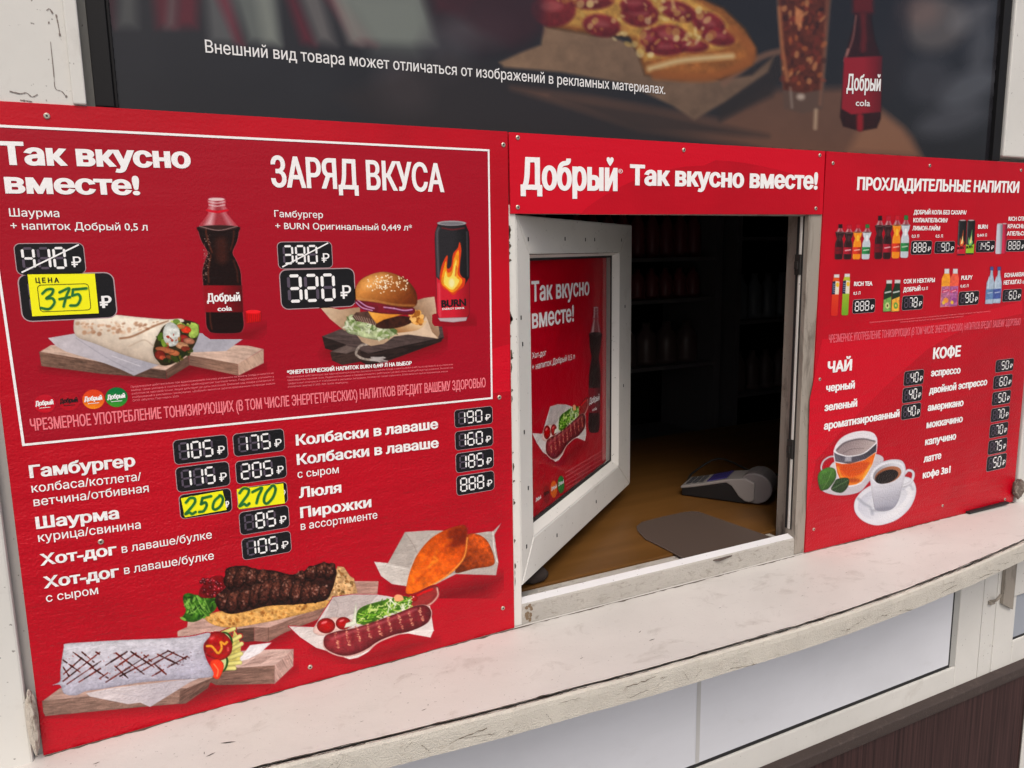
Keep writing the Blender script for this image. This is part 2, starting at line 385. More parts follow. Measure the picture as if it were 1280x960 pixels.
class Ink:
    """canvas over photo points (x0..x1, y0..y1); drawing coordinates are (px-ox)*s"""
    def __init__(self, x0, y0, x1, y1, step=.8, ox=0, oy=0, s=1.0, base=RED):
        self.nx = int((x1-x0)/step)+1; self.ny = int((y1-y0)/step)+1
        gx = x0+np.arange(self.nx)*step; gy = y0+np.arange(self.ny)*step
        self.PX, self.PY = np.meshgrid(gx, gy); self.X = (self.PX-ox)*s; self.Y = (self.PY-oy)*s
        self.C = np.ones(self.X.shape+(3,))*np.array(base, float); self.A = np.zeros(self.X.shape); self.u = s; self.seed = 1; self.dx = step*s
        self.clipm = None
    def win(self, pts, pad):
        lo = pts.min(0)-pad; hi = pts.max(0)+pad
        i0 = max(int((lo[0]-self.X[0, 0])/self.dx), 0); i1 = min(int((hi[0]-self.X[0, 0])/self.dx)+2, self.nx)
        j0 = max(int((lo[1]-self.Y[0, 0])/self.dx), 0); j1 = min(int((hi[1]-self.Y[0, 0])/self.dx)+2, self.ny)
        return (slice(j0, max(j1, j0)), slice(i0, max(i1, i0)))
    def comp(self, sl, a, col):
        if self.clipm is not None: a = a*self.clipm[sl]
        c = self.C[sl]; c += (np.asarray(col)-c)*a[..., None]; self.A[sl] = 1-(1-self.A[sl])*(1-a)
    def sd(self, pts, sl, closed=True):
        X, Y = self.X[sl], self.Y[sl]; d = np.full(X.shape, 1e9); ins = np.zeros(X.shape, bool); n = len(pts)
        for i in range(n if closed else n-1):
            a = pts[i]; b_ = pts[(i+1) % n]; ex, ey = b_-a; L = ex*ex+ey*ey+1e-12
            t_ = np.clip(((X-a[0])*ex+(Y-a[1])*ey)/L, 0, 1)
            d = np.minimum(d, (X-a[0]-t_*ex)**2+(Y-a[1]-t_*ey)**2)
            if closed and abs(ey) > 1e-12:
                ins ^= ((a[1] > Y) != (b_[1] > Y)) & (X < ex*(Y-a[1])/ey+a[0])
        d = np.sqrt(d); return np.where(ins, -d, d) if closed else d
    def tone(self, sl, col, D, g=None, n=None, rim=None, streak=None):
        X, Y = self.X[sl], self.Y[sl]; c = np.ones(X.shape+(3,))*np.array(col, float)
        if g:
            p1, p2, c2 = g; p1 = np.array(p1, float); p2 = np.array(p2, float); v = p2-p1
            t_ = np.clip(((X-p1[0])*v[0]+(Y-p1[1])*v[1])/(v@v), 0, 1)[..., None]; c = c+(np.array(c2, float)-c)*t_
        if n: 
            self.seed += 7; c = c*(1+n[0]*vnoise(X, Y, n[1]*self.u, self.seed, 3))[..., None]
        if streak:
            ang, amp, w_ = streak; ca, sa = math.cos(math.radians(ang)), math.sin(math.radians(ang)); self.seed += 5
            c = c*(1+amp*vnoise((X*ca+Y*sa)*.12, -X*sa+Y*ca, w_*self.u, self.seed, 3))[..., None]
        if rim:
            k = np.clip(-D/(rim[0]*self.u), 0, 1); k = np.sqrt(1-(1-k)**2); c = c*(rim[1]+(1-rim[1])*k)[..., None]
        return np.clip(c, 0, 255)
    def poly(self, pts, col, soft=1.0, sm=False, op=1.0, **kw):
        pts = smooth(pts) if sm else np.array(pts, float); sf = soft*self.u
        sl = self.win(pts, sf+self.dx); 
        if self.X[sl].size == 0: return
        D = self.sd(pts, sl); a = np.clip(.5-D/sf, 0, 1)*op
        self.comp(sl, a, self.tone(sl, col, D, **kw))
    def ell(self, cx, cy, rx, ry, col, rot=0, **kw):
        q = np.linspace(0, 2*math.pi, 22, endpoint=False); ca, sa = math.cos(math.radians(rot)), math.sin(math.radians(rot))
        x, y = rx*np.cos(q), ry*np.sin(q); self.poly(np.stack([cx+x*ca-y*sa, cy+x*sa+y*ca], 1), col, **kw)
    def line(self, pts, wd, col, soft=1.0, sm=True, op=1.0, **kw):
        pts = smooth_open(pts) if sm and len(pts) > 2 else np.array(pts, float); sf = soft*self.u
        sl = self.win(pts, sf+wd+self.dx)
        if self.X[sl].size == 0: return
        D = self.sd(pts, sl, False)-wd/2; a = np.clip(.5-D/sf, 0, 1)*op
        self.comp(sl, a, self.tone(sl, col, D, **kw))
    def scatter(self, pts, n, r, cols, rng, ar=(.4, 1), op=.9, soft=.8, ang=None):
        pts = np.array(pts, float); lo, hi = pts.min(0), pts.max(0); k = 0
        while k < n:
            q = (rng.uniform(lo[0], hi[0]), rng.uniform(lo[1], hi[1]))
            if not inside(pts, q): continue
            k += 1; rr = rng.uniform(*r)
            self.ell(q[0], q[1], rr, rr*rng.uniform(*ar), rng.choice(cols), rot=rng.uniform(0, 180) if ang is None else ang+rng.uniform(-15, 15), op=op, soft=soft)
    def build(self, name, face, lift, parent, mat=None, gain=1.0, remap=None, full=False, grain=0.0):
        if grain and not hasattr(self, 'gr'):                          # photographic grain and crumb-sized texture of the printed food
            self.gr = 1; k = np.clip((self.A-.75)*4, 0, 1)
            nz = vnoise(self.PX, self.PY, 1.9, 31, 2)*grain*.4+vnoise(self.PX, self.PY, 6.5, 57, 3)*grain*.35
            lum = self.C.mean(2, keepdims=True); c2 = lum+(self.C-lum)*1.12; c2 = 122+(c2-122)*1.16; nz = nz*np.clip(1.25-lum[..., 0]/190, .25, 1)
            self.C = np.clip(self.C*(1-k[..., None])+c2*(1+nz[..., None])*k[..., None], 0, 255)
        keep = (self.A > .012) | full
        cell = keep[:-1, :-1] | keep[1:, :-1] | keep[:-1, 1:] | keep[1:, 1:]
        idx = np.arange(self.nx*self.ny).reshape(self.ny, self.nx)
        q = np.stack([idx[:-1, :-1][cell], idx[1:, :-1][cell], idx[1:, 1:][cell], idx[:-1, 1:][cell]], 1)
        used = np.unique(q); rm = np.full(self.nx*self.ny, -1); rm[used] = np.arange(len(used)); q = rm[q]
        px = self.PX.ravel()[used]; py = self.PY.ravel()[used]; col = S2L(self.C.reshape(-1, 3)[used]/255)*gain
        uv = np.array([face_src.uv(a, b_) for a, b_ in zip(px, py)]) if False else uv_many(remap[0] if remap else face, px, py)
        if remap:
            (sx0, sz0, sx1, sz1), (dx0, dz0, dx1, dz1) = remap[1], remap[2]
            uv = np.stack([dx0+(uv[:, 0]-sx0)/(sx1-sx0)*(dx1-dx0), dz0+(uv[:, 1]-sz0)/(sz1-sz0)*(dz1-dz0)], 1)
        v = np.array([face.W(p, lift) for p in uv])
        if parent: v -= np.array(origin(parent))
        me = bpy.data.meshes.new(name); n = len(v); m_ = len(q)
        me.vertices.add(n); me.vertices.foreach_set('co', v.ravel()); me.loops.add(4*m_); me.polygons.add(m_)
        me.loops.foreach_set('vertex_index', q.ravel()); me.polygons.foreach_set('loop_start', np.arange(0, 4*m_, 4)); me.polygons.foreach_set('loop_total', np.full(m_, 4))
        me.update(calc_edges=True)
        ca = me.color_attributes.new('Col', 'FLOAT_COLOR', 'POINT'); ca.data.foreach_set('color', np.concatenate([col, np.ones((n, 1))], 1).astype(np.float32).ravel())
        me.materials.append(mat or M['ink'])
        o = bpy.data.objects.new(name, me); COL.objects.link(o); o.parent = parent
        return o
def uv_many(face, px, py):
    d = AF[None]+((px-640)/FPX)[:, None]*AR[None]-((py-480)/FPX)[:, None]*AU[None]
    if isinstance(face, SashFace):
        t_ = ((face.o-CAMP)@face.n)/(d@face.n); p = CAMP+d*t_[:, None]; return np.stack([(p-face.o)@face.d, p[:, 2]], 1)
    p = CAMP+d*((face.y+1)/d[:, 1])[:, None]; return np.stack([p[:, 0], p[:, 2]], 1)

# ================================================================ SETTING
m, t, b = newmat('pavement'); M['pavement'] = m
t.links.new(ramp(t, noise(t, 3, 8, .6), [(.3, (.22, .217, .21)), (.7, (.32, .315, .305))]), b.inputs['Base Color']); b.inputs['Roughness'].default_value = .85
mb = MB(); mb.face([(-300, -300, 0), (300, -300, 0), (300, 300, 0), (-300, 300, 0)])
tag(mb.build('pavement', M['pavement']), kind='structure')

YB = -.006                                    # printed face of the boards
FB = Face2D(YB)
XL = P(54, 942, YB)[0]; XR = 1.76
def cz(x):                                    # the counter board is slightly warped
    return float(np.interp(x, [-.3, XL, .05, .50, 1.11, 1.5, 1.76, 2.2], [1.027, 1.0302, 1.034, 1.0378, 1.0378, 1.0355, 1.0315, 1.028]))
def cy(x):
    return float(np.interp(x, [-.3, -.12, .105, .261, .40, .615, .875, 1.0, 1.132, 1.33, 1.513, 1.7, 1.9], [-.125, -.142, -.163, -.181, -.195, -.209, -.217, -.216, -.210, -.194, -.172, -.140, -.10]))

# ---- kiosk shell: hollow, open only at the serving window
kw = empty('kiosk', (.8, .05, 0), 'white kiosk front wall with peeling paint and a dark room behind it', 'kiosk')
mb = MB()
mb.box((-.60, .002, 0), (.496, .05, 1.7635)); mb.box((1.125, .002, 0), (2.6, .05, 1.7635)); mb.box((.496, .002, 0), (1.125, .05, 1.036)); mb.box((.496, .002, 1.668), (1.125, .05, 1.7635))
mb.box((-.60, .03, 1.7637), (2.6, .05, 2.6))
mb.build('front_wall', M['wallgrey'], kw)
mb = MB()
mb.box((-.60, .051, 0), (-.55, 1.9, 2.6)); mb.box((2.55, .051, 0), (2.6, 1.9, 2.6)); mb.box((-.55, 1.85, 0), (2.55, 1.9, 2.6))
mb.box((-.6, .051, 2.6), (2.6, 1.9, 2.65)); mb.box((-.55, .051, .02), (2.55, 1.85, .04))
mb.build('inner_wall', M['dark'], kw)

# ---- white pillars either side
xg = P(19, 760)[0]
mb = MB(); mb.box((-.60, -.012, 0), (xg, 0, 1.742)); mb.box((-.60, -.004, 1.742), (P(100, 60)[0]+.001, .028, 2.6))
o = mb.build('wall_panel', M['wallpaint'], None, bevel=.003); tag(o, 'white painted post left of the big red menu board, scratched at the top', 'wall post')
rng = random.Random(4)
def scratch(pts, wd, y, parent, mb):
    q = smooth_open([P(a, c, y) for a, c in pts], 4); 
    for i in range(len(q)-1):
        d = q[i+1]-q[i]; n = np.array([-d[2], 0, d[0]]); n = n/np.linalg.norm(n)*wd*rng.uniform(.3, 1)
        mb.face([q[i]-n, q[i+1]-n, q[i+1]+n, q[i]+n])
mb = MB(); ys = -.0046
scratch([(58, 13), (62, 11), (66, 17)], .0009, ys, o, mb); scratch([(70, 18), (73, 32), (75, 45)], .0010, ys, o, mb); scratch([(60, 28), (62, 28.5)], .0012, ys, o, mb)
scratch([(63, 52), (67, 90), (69, 110), (77, 114), (83, 121)], .0005, ys, o, mb); scratch([(12, 114), (25, 117), (33, 116), (40, 121), (47, 118)], .0007, ys, o, mb)
scratch([(25, 125), (33, 126), (40, 127)], .0009, ys, o, mb); scratch([(94, 60), (92, 80), (95, 88)], .0008, ys, o, mb); scratch([(82, 120), (84, 121)], .0018, ys, o, mb)
mb.build('scratch', simple('scratch_dark', rgb((120, 110, 105)), .8), o, fixn=False)
mb = MB(); p0, p1 = P(89, 0, -.003), P(108, 132, -.003)
mb.box((P(100, 60)[0]-.012, -.009, 1.7655), (P(100, 60)[0]+.001, -.0042, 2.6)); mb.build('corner_trim', M['wallpaint'], o, bevel=.0015)
mb = MB(); mb.box((1.625, -.003, 1.775), (2.6, .028, 2.6)); mb.box((1.765, -.010, 0.80), (2.6, 0.0, 1.7735))
tag(mb.build('wall_panel', M['wallpaint'], None, bevel=.003), 'white wall strip right of the drinks menu board', 'wall post')

M['chip_soft'] = simple('old_crack', (.16, .13, .095), .9)
# ---- counter
ctr = empty('counter_shelf', (.8, -.1, 1.03), 'worn white painted serving counter with cracked front edge under the window', 'counter')
xs = np.linspace(-.30, 2.2, 101); inset = .0105
top = [(x, cz(x)) for x in xs]; TH = .0335
mb = MB()
for i in range(100):
    a, c = xs[i], xs[i+1]; n = 9
    for k in range(n):
        v0, v1 = k/n, (k+1)/n
        y = lambda x, v: .001+(cy(x)+inset-.001)*v
        mb.face([(a, y(a, v0), cz(a)), (a, y(a, v1), cz(a)), (c, y(c, v1), cz(c)), (c, y(c, v0), cz(c))])
    mb.face([(a, .001, cz(a)-TH), (c, .001, cz(c)-TH), (c, cy(c)+inset, cz(c)-TH), (a, cy(a)+inset, cz(a)-TH)])
mb.build('worktop', M['counter'], ctr)
mb = MB(); rng = random.Random(7)                                    # front lipping, with an irregular worn top edge
xe = np.linspace(-.30, 2.2, 500); wob = vnoise(xe*1000, xe*0, 25, 3, 4)
prof = []
for i, x in enumerate(xe):
    y0 = cy(x); z = cz(x); w_ = wob[i]
    prof.append([(x, y0+inset-.0018+.0016*w_, z-.006), (x, y0+inset-.0016+.0016*w_, z-.0012), (x, y0+.0045+.001*w_, z-.0005-.0006*w_), (x, y0+.001, z-.003), (x, y0-.0004*w_, z-.010), (x, y0+.0006*w_, z-TH-.001), (x, y0+.006, z-TH-.003+.0008*w_), (x, y0+inset, z-TH-.002)])
for i in range(len(prof)-1):
    for k in range(7): mb.face([prof[i][k], prof[i+1][k], prof[i+1][k+1], prof[i][k+1]])
mb.build('edge_lipping', M['counter_edge'], ctr, smooth=False)
mb = MB(); w2 = vnoise(xe*1000, xe*0+50, 18, 9, 4); w3 = vnoise(xe*1000, xe*0+90, 60, 12, 2); w4 = vnoise(xe*1000, xe*0+150, 9, 15, 3)
for i in range(len(xe)-1):                                            # gap where the paint has flaked off the joint
    a, c = xe[i], xe[i+1]
    h = lambda j: max(.00028, .0005+.0019*max(0, w2[j])**1.4+.0011*max(0, w4[j])+.0003*w3[j])
    mid = lambda j: cy(xe[j])+inset+.0004+.0014*w3[j]+.0006*w2[j]
    mb.face([(a, mid(i)-h(i)*.8, cz(a)+.0005), (c, mid(i+1)-h(i+1)*.8, cz(c)+.0005), (c, mid(i+1)+h(i+1), cz(c)+.0005), (a, mid(i)+h(i), cz(a)+.0005)])
    if w3[i] > -.35:
        h2 = max(.00015, .00035+.0009*w4[i]); mid2 = cy(a)+.0056+.0012*w2[i]+.0006*w3[i]
        mb.face([(a, mid2-h2, cz(a)+.0003), (c, mid2-h2, cz(c)+.0003), (c, mid2+h2, cz(c)+.0003), (a, mid2+h2, cz(a)+.0003)])
mb.build('flaked_edge', M['crack'], ctr, fixn=False)
for px, py, L, ang in [(1164, 659, .009, -5), (263, 940, .012, 15), (1003, 745, .006, 0), (1010, 735, .005, 20), (1058, 716, .005, 0), (727, 823, .007, 10), (815, 800, .012, 0), (800, 790, .008, 30), (530, 886, .008, 10), (535, 880, .005, 60), (452, 900, .005, 0), (285, 925, .018, -20), (255, 938, .006, 80), (120, 948, .008, 10), (900, 760, .006, 0), (690, 850, .004, 0)]:
    p = Pz(px, py, cz(.5)); z = cz(p[0])+.0005; a = math.radians(ang); d = np.array([math.cos(a), math.sin(a)])*L/2; n = np.array([-d[1], d[0]])*.16
    q = [(-1, 0), (-.3, -1), (.4, -.5), (1, .2), (.3, .9), (-.5, .5)]
    mb = MB(); mb.face([(p[0]+d[0]*u_+n[0]*v_, p[1]+d[1]*u_+n[1]*v_, z) for u_, v_ in q]); mb.build('paint_chip', M['crack'], ctr, fixn=False)
mb = MB()                                                              # dirt line where the boards meet the counter
for i in range(len(xe)-1):
    a, c = xe[i], xe[i+1]
    if a < XL or c > 1.76: continue
    h = lambda j: max(.0006, .0022+.0035*w2[j]+.002*w4[j])
    mb.face([(a, -.0062, cz(a)+.0004), (a, -.0062-h(i), cz(a)+.0004), (c, -.0062-h(i+1), cz(c)+.0004), (c, -.0062, cz(c)+.0004)])
mb.build('dirt_line', simple('grime', (.10, .08, .06), .9), ctr, fixn=False)

rng = random.Random(33)                                              # hairline cracks and bared spots on the front edge
for k in range(34):
    x = rng.uniform(.15, 1.6); L = rng.uniform(.006, .05); z0 = cz(x)-rng.uniform(.008, .030); n = 8; wd = rng.uniform(.00018, .0005); sl = rng.uniform(-.25, .25) if rng.random() < .7 else rng.uniform(-1.6, 1.6)
    if abs(sl) > .5: L = min(L, .010)
    pts = [(x+L*i/n, max(cz(x)-TH, min(cz(x)-.006, z0+sl*L*i/n+rng.uniform(-.0011, .0011)))) for i in range(n+1)]
    mb = MB()
    for (xa_, za_), (xb_, zb_) in zip(pts[:-1], pts[1:]):
        f1 = rng.uniform(.3, 1.5); mb.face([(xa_, cy(xa_)-.0009, za_-wd*f1), (xb_, cy(xb_)-.0009, zb_-wd*f1), (xb_, cy(xb_)-.0009, zb_+wd*f1), (xa_, cy(xa_)-.0009, za_+wd*f1)])
    mb.build('paint_crack', M['chip_soft'], ctr, fixn=False)

# ---- lumps of old mounting foam at both ends of the counter
def lump(c, r, seed, label, mat):
    bm = bmesh.new(); bmesh.ops.create_icosphere(bm, subdivisions=4, radius=1)
    co = np.array([v.co for v in bm.verts]); nz = vnoise(co[:, 0]*10+co[:, 2]*7, co[:, 1]*10-co[:, 2]*5, 5, seed, 4)
    for v, k in zip(bm.verts, nz): v.co = Vector((v.co.x*r[0], v.co.y*r[1], v.co.z*r[2]))*(1+.38*k)
    me = bpy.data.meshes.new('foam_lump'); bm.to_mesh(me); bm.free(); me.materials.append(mat)
    o = bpy.data.objects.new('foam_lump', me); o.location = c; COL.objects.link(o); tag(o, label, 'foam')
m_f = weathered('old_foam', (.55, .50, .43), (.14, .09, .06), .9, 30, .9, 1.0)
p = P(41, 905, -.012); lump((p[0]+.0005, -.013, p[2]+.003), (.0055, .010, .036), 3, 'pale crusty lump of old foam at the left end of the counter', m_f)
m_f2 = weathered('dark_foam', (.16, .13, .11), (.5, .45, .38), .7, 40, .9, 1.0)
p = P(1270, 611, -.012); lump((p[0]+.004, -.014, p[2]), (.013, .012, .022), 8, 'dark grimy lump of foam beside the lower right corner of the drinks menu', m_f2)
o = MB(); q0 = P(1213, 636, -.016); q1 = P(1262, 627, -.016); o.box((q0[0], -.016, cz(q0[0])+.001), (q1[0], -.0065, cz(q0[0])+.0055))
tag(o.build('rubber_strip', M['gasket'], None, bevel=.001), 'short black rubber strip on the counter under the drinks menu', 'rubber strip')

M['chip'] = simple('bared_brown_layer', (.09, .065, .045), .85)
# ---- serving window: fixed frame, sill rail, strikers, and the sash swung inwards
win = empty('service_window', (.8, 0, 1.05), 'white plastic serving window with its sash swung open inwards', 'window')
mb = MB(); mb.box((.4968, -.003, 1.0385), (.5185, .055, 1.667)); mb.box((.5185, .020, 1.0385), (.5235, .06, 1.667))
mb.build('frame_jamb', M['pvc'], win, bevel=.0015)
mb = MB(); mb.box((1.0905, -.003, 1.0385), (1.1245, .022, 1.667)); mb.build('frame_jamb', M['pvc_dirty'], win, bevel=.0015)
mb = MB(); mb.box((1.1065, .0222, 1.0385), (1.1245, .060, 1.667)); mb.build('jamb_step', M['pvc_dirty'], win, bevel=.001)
mb = MB(); mb.box((1.0893, .0065, 1.085), (1.0904, .0085, 1.655)); mb.box((1.0890, .0175, 1.085), (1.0904, .0215, 1.655)); mb.build('seal', M['gasket'], win)
mb = MB(); mb.box((1.0888, .0105, 1.085), (1.0904, .0150, 1.655)); mb.build('seal_track', M['pvc'], win, bevel=.0004)
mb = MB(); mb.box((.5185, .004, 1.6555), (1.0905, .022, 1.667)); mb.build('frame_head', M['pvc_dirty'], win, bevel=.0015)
zf = .5*(P(650, 757, -.002)[2]+P(998, 671.7, -.002)[2]); yb_ = .5*(Pz(650, 743, zf+.004)[1]+Pz(993, 668, zf+.004)[1])
yb_ = max(.012, min(.04, yb_))
mb = MB(); sec = [(-.002, cz(.8)), (-.002, zf-.002), (.0, zf), (yb_, zf+.004), (yb_, zf-.010), (.06, zf-.010), (.06, cz(.8))]
mb.prism([(.5185, y, z) for y, z in sec], (1.0903-.5185, 0, 0)); rail = mb.build('sill_rail', M['sillpaint'], win, bevel=.0012)
mb = MB(); mb.prism([(.5190, .0005, zf+.0006), (.5190, yb_-.001, zf+.0046), (.5190, yb_-.001, zf+.0036), (.5190, .0005, zf-.0002)], (1.0898-.5190, 0, 0)); mb.build('sill_cap', M['sill_top'], rail)
mb = MB(); ru = simple('rust_stain', (.20, .14, .085), .8)
for k in range(9):
    x = .5195+rng.uniform(.004, .016); z = rng.uniform(1.040, zf-.004); mb.face([(x+.004*math.cos(a)*rng.uniform(.5, 1), -.0024-.00005*k, z+.005*math.sin(a)*rng.uniform(.5, 1)) for a in np.linspace(0, 5.6, 8)])
mb.build('rust_stain', ru, rail, fixn=False)
for px, py in ((996, 331), (985, 563)):
    p = P(px, py, .01); mb = MB(); mb.box((1.0868, .009, p[2]-.018), (1.0903, .0225, p[2]+.018)); mb.box((1.0845, .013, p[2]-.008), (1.0867, .0215, p[2]+.006))
    mb.build('striker_plate', M['dark_metal'], win, bevel=.0015)
rng = random.Random(21)                                              # dark chips along the left jamb where the paint has come away
for k in range(26):
    py = rng.choice([rng.uniform(275, 330), rng.uniform(385, 470), rng.uniform(470, 600), rng.uniform(600, 760)]); z = P(640, py, -.004)[2]; hh = rng.uniform(.0015, .008); ww = rng.uniform(.001, .0045)
    mb = MB(); mb.face([(.5066, -.0036, z-hh), (.5066+ww*rng.random(), -.0036, z-hh*.5), (.5066+ww, -.0036, z+hh*.2), (.5066+ww*.5, -.0036, z+hh), (.5066, -.0036, z+hh*.9)]); mb.build('paint_chip', M['chip'], win, fixn=False)
# sash
TH_S = math.radians(38); HX, HY = .5204, .0; SL = .577; Z0, Z1 = 1.100, 1.6535
sd_ = np.array([math.cos(TH_S), math.sin(TH_S), 0]); sn = np.array([math.sin(TH_S), -math.cos(TH_S), 0])
SM = lambda p: tuple(np.array([HX, HY, 0])+sd_*p[0]+sn*p[1]+np.array([0, 0, p[2]]))      # (along, outwards, up)
FS = SashFace(HX, HY, TH_S, 0.0)
u0 = FS.uv(664, 420)[0]; u1 = FS.uv(774, 420)[0]; g0 = FS.uv(667, 671)[1]; g1 = FS.uv(664, 318.5)[1]
sash = MB(); dep = .045
def bar(mb, quad):           # mitred bar: quad in (along, up)
    mb.prism([SM((a, 0, z)) for a, z in quad], tuple(-sn*dep))
bar(sash, [(0, Z0), (u0, g0), (u0, g1), (0, Z1)]); bar(sash, [(u1, g0), (SL, Z0), (SL, Z1), (u1, g1)])
bar(sash, [(0.0006, Z0-.0003), (SL-.0006, Z0-.0003), (u1, g0-.0008), (u0, g0-.0008)]); bar(sash, [(u0, g1+.0008), (u1, g1+.0008), (SL-.0006, Z1+.0003), (.0006, Z1+.0003)])
sash = sash.build('sash', M['pvc'], win, bevel=.0022)
mb = MB()                                                           # sloping glazing bead, then black gasket
BL, BR, BT, BB = .004, .010, .005, .012
for quad in ([(u0, g0), (u0+BL, g0+BB), (u0+BL, g1-BT), (u0, g1)], [(u1, g0), (u1, g1), (u1-BR, g1-BT), (u1-BR, g0+BB)], [(u0, g0), (u1, g0), (u1-BR, g0+BB), (u0+BL, g0+BB)], [(u0, g1), (u0+BL, g1-BT), (u1-BR, g1-BT), (u1, g1)]):
    pts = []
    for a, z in quad:
        inner = abs(a-u0) > .001 and abs(a-u1) > .001
        pts.append(SM((a, -.0125 if inner else -.0008, z)))
    mb.face(pts)
mb.build('glazing_bead', M['pvc'], sash, fixn=False)
GA, GB, GC, GD = u0+BL, u1-BR, g0+BB, g1-BT
mb = MB(); e = .004
for a, c, d, f_ in ((GA-.001, GC-.001, GA+e, GD+.001), (GB-e, GC-.001, GB+.001, GD+.001), (GA+e, GC-.001, GB-e, GC+e), (GA+e, GD-e, GB-e, GD+.001)):
    mb.box((a, -.0145, c), (d, -.0125, f_), 0, SM)
mb.build('gasket', M['gasket'], sash)
mb = MB(); mb.box((GA-.004, -.022, GC-.004), (GB+.004, -.018, GD+.004), 0, SM); mb.build('glass_pane', M['glass'], sash)
mb = MB()
for px, py in [(660, 299), (706, 298.5), (731.5, 299.5), (743, 299.5), (776.5, 300), (781, 383), (779, 482), (651, 397), (653, 430), (655, 540), (658, 683), (745, 627), (696, 669), (660, 610)]:
    q = FS.uv(px, py); mb.box((q[0]-.0013, .0002, q[1]-.0030), (q[0]+.0013, .0009, q[1]+.0030), 0, SM)
mb.build('drain_hole', M['gasket'], sash)
mb = MB(); q = FS.uv(662, 300); mb.tube([SM((.012, .006, Z0+.05)), SM((.012, .006, Z0+.09))], .006, 10)
mb.tube([SM((.008, .004, Z1-.09)), SM((.008, .004, Z1-.05))], .006, 10)

# ---- advert film above, in its black frame
FA = Face2D(.010)
bx0, bx1 = .0062, 1.618
adv = empty('advert_panel', (.8, .02, 1.77), 'dark advert film with blurred pizza, a glass and a cola bottle above the red boards', 'advert')
mb = MB(); mb.box((bx0+.018, .0125, 1.7665), (bx1-.018, .028, 2.3)); mb.build('backing', M['gasket'], adv)
bfm = simple('black_frame', (.007, .007, .008), .6, 0, .25)
for fx0, fx1, fy in ((bx0, bx0+.019, .002), (bx0+.0192, bx0+.023, .006), (bx1-.020, bx1+.004, .002)):
    mb = MB(); mb.box((fx0, fy, 1.7665), (fx1, .0122 if fy > .003 else .0285, 2.3)); mb.build('frame_bar', bfm, adv, bevel=.001)

# ---- boards
def board(pts, label, name='menu_board', mat='red'):
    e = empty(name, (sum(p[0] for p in pts)/4, YB, min(p[1] for p in pts)), label, 'menu board' if name == 'menu_board' else 'sign board')
    mb = MB(); mb.prism([(x, YB, z) for x, z in pts], (0, .0055, 0)); mb.build('panel', M[mat], e, bevel=.0004, seg=1)
    return e
xtl = P(20, 650, YB)[0]
bl = board([(XL, cz(XL)+.0008), (.5035, cz(.5)+.001), (.5065, 1.7645), (xtl, 1.7645)], 'large red menu board with shawarma, burger and hot dog pictures left of the window')
hd = board([(.5090, 1.6545), (1.1195, 1.6575), (1.1185, 1.7640), (.5085, 1.7640)], 'narrow red sign board with white slogan above the serving window', 'sign_board', 'light_red')
br = board([(1.1144, cz(1.11)+.001), (1.76, cz(1.76)+.001), (1.76, 1.7645), (1.1222, 1.7640)], 'red drinks menu board with bottles, tea and coffee cups right of the window')
def screws(pts, parent):
    for px, py in pts:
        p = P(px, py, YB); mb = MB(); mb.tube([(p[0], YB+.001, p[2]), (p[0], YB-.0010, p[2]), (p[0], YB-.0016, p[2])], [.0031, .0031, .0022], 14)
        s = mb.build('screw', M['screw'], parent); mb = MB(); mb.tube([(p[0], YB-.0014, p[2]), (p[0], YB-.0019, p[2])], .0012, 8); mb.build('socket', M['gasket'], s)
screws([(58.5, 145), (629, 181), (624, 496.5), (628.5, 760), (387.5, 833.5), (126, 677)], bl)
screws([(647, 172), (854.5, 187.5), (1024.5, 194), (647, 259), (1019.5, 260.5)], hd)
screws([(1041, 204), (1162, 207), (1276, 213), (1024.5, 474), (1017, 661.5), (1178, 632), (1256, 624)], br)

# ---- lower window under the counter, next frame, brown cladding
lw = empty('lower_window', (.8, 0, .7), 'white framed fixed window with opaque pale pane under the counter', 'window')
LX = P(1192, 830.6)[0]; LZ = P(1192, 832)[2]; JX = P(1219.5, 843)[0]; J2 = P(1236, 838)[0]
BZ = P(1140, 881, -.006)[2]
mb = MB(); mb.box((-.5, -.0045, BZ-.01), (LX, .0018, LZ)); mb.build('frame_rail', M['pvc'], lw, bevel=.003); mb = MB(); mb.box((LX, -.004, BZ-.01), (JX-.0012, .0018, 1.003)); fr_ = mb.build('frame_stile', M['pvc'], lw, bevel=.003)
mb = MB(); mb.face([(LX-.016, .0012, LZ+.0005), (LX, -.0025, LZ+.0005), (LX, -.0025, 1.003), (LX-.016, .0012, 1.003)]); mb.build('glazing_bead', M['wallgrey'], fr_)
mb = MB(); mb.box((-.5, -.0005, LZ), (LX-.016, .0015, LZ+.007)); mb.box((LX-.020, -.0004, LZ+.007), (LX-.0155, .0015, 1.003)); mb.build('gasket', M['gasket'], lw)
mb = MB(); mb.box((-.5, -.0001, LZ+.007), (LX-.020, .0014, 1.003)); pn = mb.build('opaque_pane', M['pane'], lw)
p = P(873, 880); mb = MB(); mb.face([(p[0]-.0045, -.0006, LZ+.007), (p[0]+.0045, -.0006, LZ+.007), (p[0]+.005, -.0006, 1.0), (p[0]-.004, -.0006, 1.0)]); mb.build('drip_stain', simple('dried_drip', (.55, .55, .54), .5), pn, fixn=False)
rw = empty('side_window', (1.9, 0, .9), 'white framed side window at the right edge beyond the counter', 'window')
mb = MB(); mb.box((JX+.0012, -.003, BZ-.01), (J2-.001, .0018, 1.003)); mb.build('cover_strip', M['pvc'], rw, bevel=.001)
GX = P(1264, 800)[0]; GZ = P(1264, 800)[2]
mb = MB(); mb.box((J2+.001, -.004, BZ-.01), (GX, .0018, 1.003)); mb.box((GX, -.0038, BZ-.01), (2.5, .0018, GZ)); mb.build('frame', M['pvc'], rw, bevel=.003)
